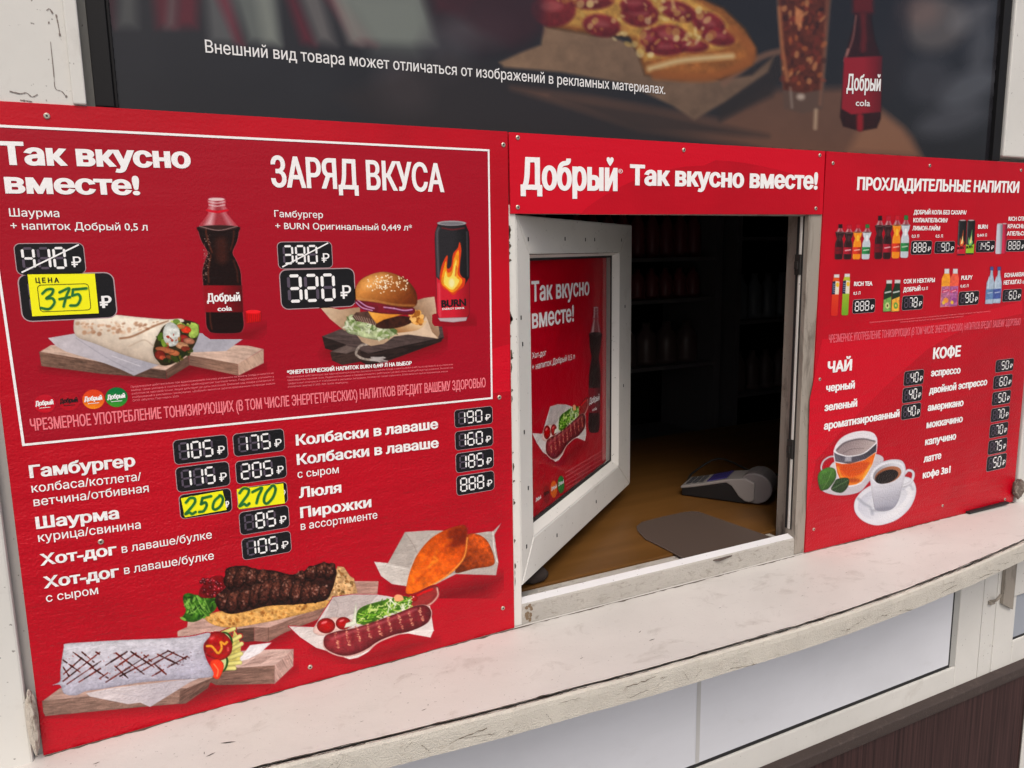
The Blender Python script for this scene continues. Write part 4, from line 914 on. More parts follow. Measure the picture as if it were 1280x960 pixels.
c.poly([(360, 440), (372, 380), (395, 300), (408, 270), (440, 275), (470, 320), (490, 332), (508, 405), (440, 415), (400, 440)], (206, 168, 124), sm=False, n=(.3, 4), rim=(3, .8))
c.scatter([(380, 420), (410, 290), (470, 330), (500, 400)], 45, (3, 11), [(140, 100, 62), (232, 206, 164), (100, 78, 44)], rng, op=.7)
lf = [(-365, 425), (-340, 405), (-290, 415), (-220, 400), (-190, 440), (-205, 490), (-250, 520), (-310, 550), (-370, 535), (-350, 490)]
c.poly(lf, (56, 96, 34), sm=True, n=(.4, 4)); c.scatter(lf, 60, (6, 20), [(92, 142, 56), (36, 70, 26), (130, 176, 86), (70, 112, 40)], rng, ar=(.25, .5)); 
for k in range(12): c.line([(-360+k*9, 420+rng.uniform(0, 90)), (-330+k*9, 440+rng.uniform(0, 90))], 6, (150, 190, 104), op=.5)
c.poly([(-285, 420), (-270, 370), (-220, 325), (-170, 320), (-150, 360), (-190, 420), (-240, 430)], (108, 14, 28), sm=True, n=(.3, 4))
for k in range(40): x = rng.uniform(-275, -165); y = rng.uniform(335, 420); c.ell(x, y, 9, 9, rng.choice([(140, 18, 34), (96, 10, 24), (168, 34, 48)]), rim=(3, .5)); c.ell(x-2, y-3, 2.5, 2, (236, 200, 205), op=.7)
mt = [(-150, 285), (-60, 268), (0, 286), (90, 292), (170, 312), (230, 300), (262, 280), (330, 254), (375, 262), (402, 292), (396, 340), (376, 400), (340, 444), (200, 462), (60, 470), (-60, 500), (-140, 508), (-196, 470), (-200, 420), (-150, 370)]
c.poly(mt, (58, 34, 30), sm=True, n=(.35, 3.5), rim=(5, .6))
for x, y, rx, ry, ro in ((-125, 330, 34, 58, 22), (-75, 325, 34, 55, 20), (-20, 325, 32, 46, 18), (35, 330, 32, 40, 16), (90, 335, 30, 38, 16), (145, 345, 30, 34, 14), (225, 325, 30, 34, 14), (275, 305, 32, 40, 18), (330, 292, 32, 40, 20), (372, 298, 26, 42, 18), (-160, 445, 36, 48, 24), (-110, 450, 36, 56, 22), (-55, 435, 36, 62, 20), (0, 415, 34, 62, 18), (50, 400, 33, 68, 18), (100, 397, 32, 66, 16), (150, 397, 32, 64, 16), (200, 400, 32, 62, 16), (250, 402, 32, 58, 14), (298, 405, 30, 50, 14), (338, 402, 28, 42, 10)):
    q = []
    for k in range(11):
        a = 2*math.pi*k/11; j = rng.uniform(.86, 1.14); ux, uy = rx*j*math.cos(a), ry*j*math.sin(a); ca, sa = math.cos(math.radians(ro)), math.sin(math.radians(ro)); q.append((x+ux*ca-uy*sa, y+ux*sa+uy*ca))
    c.poly(q, (118, 74, 62), sm=True, n=(.55, 2.6), rim=(11, .3), g=((x, y-ry), (x, y+ry), (56, 30, 26)))
    c.scatter([(x-rx*.7, y-ry*.8), (x+rx*.6, y-ry*.8), (x+rx*.5, y+ry*.4), (x-rx*.6, y+ry*.5)], 22, (2, 7), [(156, 112, 98), (126, 80, 66), (184, 148, 136), (44, 24, 20), (38, 20, 18)], rng, op=.5, soft=1)
c.build('printed_kebab', FB, lift=.0002, parent=bl, gain=G_INK, grain=0.25)
# F ---- grilled wrap on a board
c = Ink(48, 784, 374, 898, .72, 0, 720, 4)
c.poly([(230, 705), (930, 650), (1250, 545), (1330, 545), (1480, 460), (1300, 480), (300, 660)], (110, 0, 12), soft=16, op=.65)
c.poly([(1120, 490), (1180, 375), (1370, 365), (1467, 365), (1378, 450), (1280, 455), (1120, 470)], (196, 170, 162), streak=(-14, .16, 2.4))
c.poly([(1060, 490), (1130, 462), (1378, 446), (1372, 538), (1080, 545), (1050, 530)], (112, 88, 80), streak=(-4, .28, 1.5), g=((1060, 0), (1280, 0), (134, 108, 98))); c.poly([(1374, 446), (1468, 364), (1466, 450), (1372, 540)], (178, 150, 142), streak=(62, .22, 1.5))
c.poly([(1185, 430), (1250, 345), (1358, 332), (1300, 385), (1240, 415)], (226, 222, 224), n=(.05, 6)); c.poly([(1200, 455), (1290, 400), (1372, 395), (1300, 440)], (176, 150, 142), streak=(-10, .2, 2))
c.poly([(212, 625), (300, 560), (500, 540), (700, 515), (1062, 480), (1062, 508), (1000, 580), (925, 600), (600, 640)], (176, 150, 140), streak=(-6, .18, 2))
c.poly([(210, 624), (420, 604), (700, 570), (930, 560), (925, 636), (700, 655), (226, 700), (216, 680)], (138, 114, 104), streak=(-5, .26, 1.5), rim=(2, .85)); c.poly([(900, 575), (1062, 508), (1040, 560), (930, 636), (895, 640)], (110, 86, 78), streak=(-35, .3, 1.5))
c.poly([(430, 585), (560, 560), (1000, 508), (950, 530), (870, 580), (750, 654), (700, 632), (640, 640), (450, 602)], (206, 198, 200), g=((600, 560), (740, 650), (186, 180, 186)), n=(.05, 8)); c.line([(560, 580), (700, 600), (800, 585)], 4, (176, 170, 176), op=.6)
WR = [(318, 360), (328, 338), (430, 330), (560, 322), (700, 316), (840, 310), (960, 300), (1040, 282), (1050, 300), (1018, 345), (1030, 410), (1068, 494), (1000, 510), (850, 520), (700, 532), (560, 556), (500, 566), (430, 575), (380, 596), (322, 588), (300, 545), (262, 545), (300, 525), (302, 470)]
for dx, w_ in ((1090, 0),): 
    c.poly([(1170, 268), (1165, 300), (1110, 420), (1120, 470), (1168, 462), (1200, 420), (1205, 350), (1190, 300)], (196, 186, 112), n=(.15, 4))
for a in ((1100, 290, 1170, 262), (1150, 330, 1200, 300), (1150, 370, 1208, 338), (1140, 410, 1205, 388), (1120, 440, 1200, 432), (1110, 462, 1172, 460)): c.line([(a[0], a[1]), (a[2], a[3])], 22, (206, 198, 124), rim=(3, .6), g=((a[0], a[1]), (a[2], a[3]), (228, 222, 150)))
c.ell(1128, 320, 34, 44, (40, 76, 34), rot=-25); c.ell(1124, 322, 28, 38, (206, 214, 170), rot=-25); c.ell(1118, 440, 22, 42, (40, 76, 34), rot=15); c.ell(1113, 440, 16, 36, (196, 204, 150), rot=15)
c.poly([(1035, 300), (1075, 280), (1120, 285), (1158, 330), (1155, 385), (1110, 420), (1060, 410), (1022, 380)], (158, 30, 32), sm=True, n=(.2, 5), rim=(6, .55)); c.poly([(1050, 430), (1090, 415), (1118, 440), (1112, 480), (1090, 515), (1062, 500)], (226, 74, 46), sm=True, rim=(4, .7)); c.line([(1070, 440), (1090, 470), (1085, 500)], 7, (250, 150, 110), op=.7)
c.line([(1035, 350), (1060, 352), (1090, 385), (1108, 360), (1104, 330), (1122, 340), (1135, 330)], 13, (228, 160, 66), rim=(2, .7)); c.ell(1060, 310, 14, 8, (236, 120, 120), rot=-30, op=.6, soft=3); c.ell(1140, 365, 6, 12, (236, 130, 130), op=.6, soft=2)
c.poly(WR, (208, 206, 213), sm=True, g=((600, 330), (640, 540), (176, 174, 188)), n=(.11, 6), rim=(8, .8))
for k in range(70):
    x = rng.uniform(330, 1020); y = rng.uniform(335, 560)-(x-330)*.06; c.line([(x, y), (x+rng.uniform(10, 50), y+rng.uniform(-14, 14))], rng.uniform(2, 6), rng.choice([(222, 222, 230), (170, 170, 182), (230, 230, 236)]), op=.28, soft=2)
hc = [(58, 14, 10), (112, 34, 22), (44, 16, 12), (84, 22, 14)]
def grill(p, q):
    n = 9
    for k in range(n):
        if rng.random() < .07: continue
        a = np.array(p)+(np.array(q)-np.array(p))*(k/n); b_ = np.array(p)+(np.array(q)-np.array(p))*((k+1.0)/n)
        c.line([tuple(a), tuple(b_)], rng.uniform(4, 9.5), rng.choice(hc), op=rng.uniform(.7, 1), soft=1)
for p, q in (((318, 490), (420, 400)), ((316, 525), (500, 380)), ((335, 540), (505, 425)), ((395, 530), (635, 378)), ((498, 512), (680, 385)), ((530, 530), (742, 395)), ((600, 500), (840, 375)), ((700, 480), (870, 380)), ((760, 500), (935, 402))): grill(p, q)
for p, q in (((316, 420), (400, 480)), ((316, 455), (345, 500)), ((365, 380), (480, 465)), ((410, 380), (470, 430)), ((480, 380), (500, 392)), ((455, 455), (540, 510)), ((580, 385), (720, 490)), ((575, 450), (640, 510)), ((655, 378), (770, 455)), ((720, 395), (830, 490)), ((775, 385), (890, 440)), ((838, 372), (930, 415))): grill(p, q)
c.scatter([(930, 380), (1000, 380), (980, 430), (840, 480), (820, 440)], 22, (2, 5), [(110, 90, 100), (90, 60, 66)], rng, op=.6)
c.scatter([(318, 400), (500, 380), (860, 380), (900, 440), (700, 500), (330, 535)], 40, (2, 6), [(130, 60, 52), (160, 90, 84)], rng, op=.6)
c.build('printed_wrap', FB, lift=.00032, parent=bl, gain=G_INK, grain=0.14)
# I ---- two pies on paper
c = Ink(462, 650, 630, 748, .72, 320, 640, 4)
c.poly([(680, 380), (900, 400), (1100, 340), (1230, 330), (1150, 420), (850, 480)], (100, 0, 12), soft=22, op=.7)
c.poly([(590, 248), (660, 255), (745, 100), (860, 92), (930, 92), (1060, 112), (1160, 97), (1184, 97), (1226, 55), (1192, 112), (1200, 180), (1212, 250), (1200, 316), (1000, 310), (900, 360), (860, 372), (760, 372), (680, 360), (625, 320)], (206, 200, 194), n=(.06, 8), g=((640, 300), (860, 120), (180, 172, 166)))
c.poly([(660, 255), (745, 100), (810, 170), (800, 200), (770, 280)], (170, 162, 156), op=.7, n=(.08, 8)); c.line([(745, 102), (790, 170), (805, 205)], 4, (150, 140, 134), op=.7); c.line([(1184, 97), (1190, 180), (1206, 250)], 5, (232, 228, 222), op=.8); c.line([(600, 256), (680, 270), (770, 290)], 4, (228, 224, 218), op=.7)
c.poly([(1052, 118), (1110, 112), (1160, 150), (1192, 232), (1180, 268), (1090, 284), (1005, 305), (1000, 280), (1040, 210)], (196, 92, 38), sm=True, n=(.3, 4), rim=(6, .7), g=((1150, 150), (1040, 290), (120, 56, 24)))
pie = [(752, 408), (756, 350), (772, 290), (805, 215), (860, 145), (920, 102), (990, 74), (1040, 66), (1054, 100), (1058, 150), (1046, 220), (1010, 275), (960, 318), (890, 360), (820, 396)]
c.poly(pie, (230, 118, 38), sm=True, n=(.24, 7), rim=(8, .78), g=((800, 320), (1030, 90), (178, 74, 24)))
c.scatter([(960, 100), (1040, 80), (1045, 150), (985, 170)], 90, (5, 20), [(120, 44, 16), (140, 56, 20), (96, 34, 14)], rng, op=.42, soft=4, ang=-50); c.scatter([(780, 350), (860, 200), (980, 120), (1000, 240), (880, 340)], 60, (4, 15), [(236, 128, 44), (180, 72, 22), (200, 84, 26)], rng, op=.4, soft=4, ang=-45)
c.line([(865, 275), (885, 250), (905, 240), (890, 225)], 12, (244, 150, 62), soft=3, op=.8); c.line([(950, 170), (990, 160), (1010, 120)], 9, (120, 44, 16), soft=4, op=.7); c.line([(800, 350), (850, 300), (870, 290)], 8, (176, 70, 22), soft=4, op=.6)
c.line([(1056, 130), (1044, 215), (1005, 272), (930, 335), (830, 390)], 7, (244, 176, 104), soft=2, op=.8)
c.build('printed_pies', FB, lift=.00024, parent=bl, gain=G_INK, grain=0.2)
# H ---- hot dog on paper
HD = Ink(358, 726, 552, 830, .6, 320, 640, 4); c = HD
c.poly([(300, 680), (480, 745), (760, 650), (900, 640), (700, 720), (480, 760)], (110, 0, 12), soft=18, op=.6)
PA = [(162, 570), (290, 575), (330, 510), (385, 425), (480, 412), (600, 412), (660, 420), (740, 440), (870, 470), (888, 590), (872, 627), (760, 607), (690, 615), (620, 640), (560, 700), (510, 728), (465, 736), (380, 702), (300, 678), (220, 625)]
c.poly(PA, (204, 196, 194), n=(.05, 8), g=((420, 420), (480, 720), (222, 214, 210))); c.poly([(385, 425), (480, 412), (610, 413), (560, 470), (420, 540), (340, 530)], (186, 176, 174), n=(.06, 8)); c.line([(385, 425), (410, 470), (400, 530)], 4, (160, 150, 148), op=.7); c.line([(888, 592), (780, 598), (690, 606), (600, 650)], 5, (232, 226, 222), op=.8)
c.poly([(765, 455), (800, 410), (880, 368), (915, 380), (910, 420), (870, 465), (800, 490), (760, 480)], (150, 58, 58), sm=True, rim=(8, .6)); c.line([(905, 380), (908, 420), (868, 462), (800, 486)], 8, (226, 190, 176), soft=2, op=.9); c.line([(780, 432), (830, 405), (880, 385)], 12, (196, 26, 34), soft=1.5)
c.ell(790, 430, 18, 16, (176, 24, 30), rim=(5, .6)); c.ell(787, 424, 4, 3, (250, 200, 200))
c.poly([(286, 600), (300, 560), (345, 532), (420, 525), (480, 540), (470, 580), (400, 600), (330, 618)], (226, 196, 188), sm=True, rim=(5, .75))
for x, y, rx in ((350, 568, 46), (436, 556, 38)): c.ell(x, y, rx, rx*.84, (176, 18, 26), rim=(10, .5)); c.ell(x-rx*.2, y-rx*.35, rx*.35, rx*.13, (240, 150, 150), rot=-20, op=.8, soft=2)
c.poly([(450, 555), (480, 545), (500, 448), (505, 500), (540, 540), (480, 570), (440, 580)], (220, 222, 206), rim=(3, .8)); 
c.poly([(500, 545), (520, 480), (640, 440), (740, 420), (775, 440), (765, 470), (640, 520), (580, 568), (520, 560)], (70, 106, 34), sm=True, n=(.3, 4))
for k in range(120):
    t_ = rng.random(); x = 505+t_*255; y = 535-t_*85+rng.uniform(-32, 26); a = rng.uniform(-1.1, .5); L_ = rng.uniform(16, 42)
    c.line([(x, y), (x+L_*math.cos(a)*.5, y+L_*math.sin(a)*.5+3), (x+L_*math.cos(a), y+L_*math.sin(a))], rng.uniform(4, 8), rng.choice([(122, 172, 62), (92, 140, 42), (178, 206, 108), (66, 108, 30), (206, 220, 150)]), op=.9)
for k in range(14): x = rng.uniform(640, 770); y = rng.uniform(425, 475); c.line([(x, y), (x+rng.uniform(-20, 30), y+rng.uniform(10, 34))], 6, (226, 230, 210), op=.8)
c.poly([(690, 425), (705, 412), (730, 418), (735, 440), (700, 446)], (232, 170, 130), sm=True)
cap_ = [(334, 650), (345, 622), (400, 602), (480, 580), (560, 558), (640, 530), (720, 500), (800, 468), (850, 464), (878, 490), (876, 528), (850, 560), (780, 592), (700, 618), (620, 650), (560, 690), (500, 716), (430, 724), (370, 705), (340, 680)]
c.poly(cap_, (224, 186, 178), sm=True, rim=(5, .8)); c.poly([(x+(4 if x < 500 else -5), y-6 if y > 600 else y+2) for x, y in cap_], (152, 58, 66), sm=True, rim=(16, .55), n=(.15, 5), g=((560, 560), (620, 660), (120, 44, 52)))
for k in range(9):
    t_ = k/8; x = 405+t_*420; y = 640-t_*128
    for j in range(26): yy = rng.uniform(-40, 44); c.ell(x+yy*.25+rng.uniform(-6, 6), y+yy*(1-.15*t_), rng.uniform(2, 5.5), rng.uniform(1.5, 4), rng.choice([(206, 150, 124), (228, 180, 150), (186, 112, 96)]), op=.7, soft=1)
    c.line([(x+18, y-36), (x+26, y), (x+24, y+30)], 13, (96, 26, 36), soft=5, op=.4)
c.line([(380, 632), (480, 598), (640, 548), (800, 486)], 10, (206, 120, 124), soft=4, op=.55)
c.build('printed_hot_dog', FB, .00038, bl, gain=G_INK, grain=.2)

# ---- left board lettering
text(FB, [('Так вкусно', (1.0, 206), (239, 210.5), 29.5, .075), ('вместе!', (7.0, 241.8), (175.5, 244), 27.0, .075)], M['white_ink'], bl, 'slogan')
text(FB, [('Шаурма', (12, 270.6), (74.5, 271.4), 10.4, .012), ('+ напиток Добрый 0,5 л', (13.7, 286.8), (184.7, 288.2), 9.9, .012)], M['white_ink'], bl, 'offer_text')
text(FB, [('ЗАРЯД ВКУСА', (339.5, 233.8), (555, 240.2), 39.5, .032)], M['white_ink'], bl, 'headline')
text(FB, [('Гамбургер', (343, 271.2), (403.7, 272.6), 8.6, .012), ('+ BURN Оригинальный 0,449 л*', (344.2, 286.2), (515, 288.3), 8.3, .012)], M['white_ink'], bl, 'offer_text')
text(FB, [('ЧРЕЗМЕРНОЕ УПОТРЕБЛЕНИЕ ТОНИЗИРУЮЩИХ (В ТОМ ЧИСЛЕ ЭНЕРГЕТИЧЕСКИХ) НАПИТКОВ ВРЕДИТ ВАШЕМУ ЗДОРОВЬЮ', (38.7, 538.7), (607, 483.8), 15.5, .022)], M['pink_ink'], bl, 'warning_text')
text(FB, [('*ЭНЕРГЕТИЧЕСКИЙ НАПИТОК BURN 0,449 Л НА ВЫБОР', (358.7, 468), (514.5, 456), 5.2, .06)], M['white_ink'], bl, 'note_text')
fine = ['Предложение действительно при единовременной покупке указанного на макете блюда и напитка на', 'выбор. Цена указана в соответствии с прейскурантом торговой точки. Подробности уточняйте у', 'работников торговой точки. Акция действует до даты указанной. Внешний вид товара отличается от', 'изображений в рекламных материалах. «Добрый» является зарегистрированным товарным знаком', 'ООО «Мултон Партнерс» 2025.']
it = []
for k, s in enumerate(fine):
    x0, y0 = 163.7+k*.6, 484.6+k*4.3
    L_ = 178 if k < 4 else 58
    it.append((s, (x0, y0), (x0+L_, y0-L_*.098), 2.5, 0))
fine2 = ['Предложение действительно при единовременной покупке указанного на макете блюда и напитка BURN 0,449 л в ассортименте в соответствии', 'прейскурантом торговой точки. Подробности о сроках и порядке уточняйте у работников торговой точки. Акция действует до указанной. Внешний вид', 'товара может отличаться от изображений в рекламных материалах. Количество товара ограничено. BURN является зарегистрированным знаком', '(товарным знаком) © 2025. Все права защищены.']
for k, s in enumerate(fine2):
    x0, y0 = 358.7+k*.4, 472.4+k*4.0
    L_ = 207 if k < 2 else (200 if k == 2 else 75)
    it.append((s, (x0, y0), (x0+L_, y0-L_*.078), 2.3, 0))
text(FB, it, M['pink_ink'], bl, 'fine_print')
text(FB, [('Гамбургер', (37.5, 597.5), (169.5, 582.5), 16.2, .062), ('Шаурма', (45.5, 661.3), (149.2, 648), 15.5, .062), ('Хот-дог', (51.2, 707), (146.4, 693), 14.8, .062), ('Хот-дог', (55.5, 735.5), (149.4, 720.6), 15, .062),
          ('Колбаски в лаваше', (370, 557), (547.5, 535.8), 13.8, .06), ('Колбаски в лаваше', (371.2, 581.2), (548.2, 559.3), 13.8, .06), ('Люля', (373.7, 622.6), (426.7, 615.4), 13.6, .06), ('Пирожки', (375.5, 647.6), (464.2, 633.6), 13.8, .06)], M['white_ink'], bl, 'dish_name')
text(FB, [('колбаса/котлета/', (40, 615.6), (176.8, 600.2), 11.4, .012), ('ветчина/отбивная', (42.5, 632.8), (186.2, 614.6), 11.4, .012), ('курица/свинина', (48.2, 677.2), (176.2, 660.4), 11.4, .012), ('в лаваше/булке', (152.5, 691.2), (265, 672.6), 10.8, .012), ('в лаваше/булке', (155.5, 717.6), (267.5, 698.8), 10.8, .012), ('с сыром', (58, 752.4), (123, 742), 10.8, .012),
          ('с сыром', (372, 597.4), (423.5, 591), 10, .012), ('в ассортименте', (376, 662.4), (471.7, 647.8), 10.2, .012)], M['white_ink'], bl, 'dish_detail')
# bottle label lettering
text(FB, [('Добрый', (258.8, 377.4), (300.5, 376.2), 10.8, .045), ('cola', (272, 389), (290, 388.2), 6.4, .05)], M['white_ink'], bl, 'bottle_label')
# ---- prices on the left board
for tl, br_, d, st in (((17.5, 305), (107.3, 341), '410', True), ((22.5, 344), (146, 396), '   ', False), ((346.5, 303), (415.5, 334.2), '380', True), ((349.5, 338), (444, 382), '320', False),
                       ((216.2, 551), (285, 572.3), '105', False), ((291, 543), (355.6, 562.6), '175', False), ((219.4, 585), (287.5, 606), '115', False), ((294.2, 577.4), (358.2, 596.2), '205', False),
                       ((223.7, 619.3), (290, 638.7), '   ', False), ((296.2, 611), (359.4, 627.6), '   ', False), ((298.8, 641), (361.6, 658.5), ' 85', False), ((302, 674), (364, 689), '105', False),
                       ((568, 513), (615.4, 528.8), '190', False), ((568.8, 540), (616, 556.4), '160', False), ((569.6, 567.3), (616.8, 583.8), '185', False), ((570.5, 595.6), (617.5, 611.6), '888', False)):
    price(FB, tl, br_, d, bl, st)

# ---- header lettering
LG = [('Добрыи', (650.5, 237), (771.5, 239), 41, .05)]
text(FB, LG, M['white_ink'], hd, 'logo')
q = FB.uv(762.3, 202); h_ = [(0, -.9), (.55, -.35), (.95, .2), (.9, .65), (.55, .85), (.2, .75), (0, .5), (-.2, .75), (-.55, .85), (-.9, .65), (-.95, .2), (-.55, -.35)]
mb = MB(); vo, fs = fill([np.array([(q[0]+a*.0065, q[1]+b_*.0075) for a, b_ in h_])]); mb.tris([FB.W(v, .0007) for v in vo], fs); mb.build('heart', M['white_ink'], hd, fixn=False)
text(FB, [('®', (772.3, 216.5), (778.0, 216.8), 5.5, 0)], M['white_ink'], hd, 'mark')
text(FB, [('Так вкусно вместе!', (787, 231.5), (1021.5, 237), 26.2, .075)], M['white_ink'], hd, 'slogan')

# ---- drinks board lettering
text(FB, [('ПРОХЛАДИТЕЛЬНЫЕ НАПИТКИ', (1070.7, 237.6), (1273, 241.2), 16.6, .07), ('ЧАЙ', (1033.8, 466.5), (1064.3, 463), 14.6, .075), ('КОФЕ', (1165.5, 449), (1200, 445.4), 14.2, .075)], M['white_ink'], br, 'heading')
text(FB, [('ДОБРЫЙ КОЛА БЕЗ САХАРА/', (1141.7, 268), (1207.5, 268.2), 5.6, .06), ('КОЛА/АПЕЛЬСИН/', (1141, 278), (1184, 278), 5.6, .06), ('ЛИМОН-ЛАЙМ', (1140, 288), (1174.5, 288), 5.6, .06), ('BURN', (1222, 286), (1234, 286), 5.6, .06),
          ('RICH СПРИТЦ', (1260, 276), (1291, 276), 5.4, .06), ('КРАСНЫЙ', (1259, 285.4), (1285, 285.3), 5.4, .06), ('АПЕЛЬСИН', (1258, 294.5), (1286, 294.3), 5.4, .06), ('RICH TEA', (1067, 357.6), (1090, 357), 5.8, .06), ('СОК И НЕКТАРЫ', (1129, 354.6), (1168, 352.6), 5.6, .06), ('ДОБРЫЙ', (1128.5, 365), (1150, 363.4), 5.6, .06),
          ('PULPY', (1201, 350), (1215, 349.2), 5.6, .06), ('БОНААКВА', (1255, 346.8), (1279.5, 345.2), 5.4, .06), ('НЕГАЗ/ГАЗ', (1254, 356), (1276, 354.5), 5.4, .06)], M['white_ink'], br, 'drink_name')
text(FB, [('0,3 Л', (1139.2, 297), (1148.2, 297), 3.9, .03), ('0,5 Л', (1169, 297), (1178, 297), 3.9, .03), ('0,449 Л', (1221, 296), (1233, 295.8), 3.9, .03), ('0,5 Л', (1066.2, 368.6), (1075, 368), 3.9, .03), ('0,3 Л', (1151.5, 362.8), (1159, 362.2), 3.9, .03), ('0,45 Л', (1200, 359.5), (1210, 359), 3.9, .03), ('0,5 Л', (1277.5, 354.4), (1285, 354), 3.9, .03)], M['white_ink'], br, 'volume_text')
text(FB, [('ЧРЕЗМЕРНОЕ УПОТРЕБЛЕНИЕ ТОНИЗИРУЮЩИХ (В ТОМ ЧИСЛЕ ЭНЕРГЕТИЧЕСКИХ) НАПИТКОВ ВРЕДИТ ВАШЕМУ ЗДОРОВЬЮ', (1035.3, 428.8), (1275, 406.2), 10.5, .025)], M['dim_pink_ink'], br, 'warning_text')
text(FB, [(fine[0]+' '+fine[1], (1086.5, 403.8), (1237.5, 389.6), 1.7, 0), (fine[2], (1125, 403.4), (1204, 396), 1.7, 0)], M['pink_ink'], br, 'fine_print')
text(FB, [('черный', (1032, 490), (1068, 485.4), 10, .075), ('зеленый', (1030, 514.2), (1071, 508), 10, .075), ('ароматизированный', (1029.3, 537.4), (1124, 521), 10, .075), ('эспрессо', (1163, 470.8), (1200, 466.6), 9.3, .075), ('двойной эспрессо', (1160.8, 492.6), (1233.3, 481.2), 9.3, .075), ('американо', (1159, 514), (1203.8, 507.3), 9.3, .075), ('моккачино', (1157.5, 535.5), (1202.8, 527.4), 9.3, .075), ('капучино', (1155.8, 556.8), (1194.6, 549), 9.3, .075), ('латте', (1154, 578.3), (1176, 573.2), 9.3, .075), ('кофе 3в1', (1152.8, 598.3), (1187.5, 590.8), 9.3, .075)], M['white_ink'], br, 'drink_name')
for tl, br_, d in (((1130.5, 464.6), (1153.6, 479.4), ' 40'), ((1128.7, 485.4), (1151.6, 500.4), ' 40'), ((1127.2, 506.8), (1150, 521), ' 40'), ((1245, 450.6), (1266, 462.6), ' 50'), ((1242.2, 470.6), (1264.2, 483.2), ' 60'), ((1240.8, 490.8), (1262.2, 503.4), ' 50'), ((1239.2, 511.2), (1260.6, 523.8), ' 70'), ((1237.5, 531.2), (1258.8, 543.4), ' 70'), ((1235.8, 551.2), (1257.6, 563.8), ' 75'), ((1234, 571.2), (1256.8, 584.2), ' 50'),
                   ((1139.2, 301.4), (1163.8, 317.5), '888'), ((1168.7, 302), (1192.6, 316), ' 90'), ((1220.4, 301), (1242.6, 314.6), '145'), ((1258.2, 300), (1280.5, 313.8), '888'), ((1066.2, 375), (1093, 390), '888'), ((1128, 370.4), (1152.8, 386), ' 78'), ((1198.7, 365), (1222.6, 380), ' 90'), ((1253.7, 362.4), (1276, 375.6), ' 60')):
    price(FB, tl, br_, d, br)

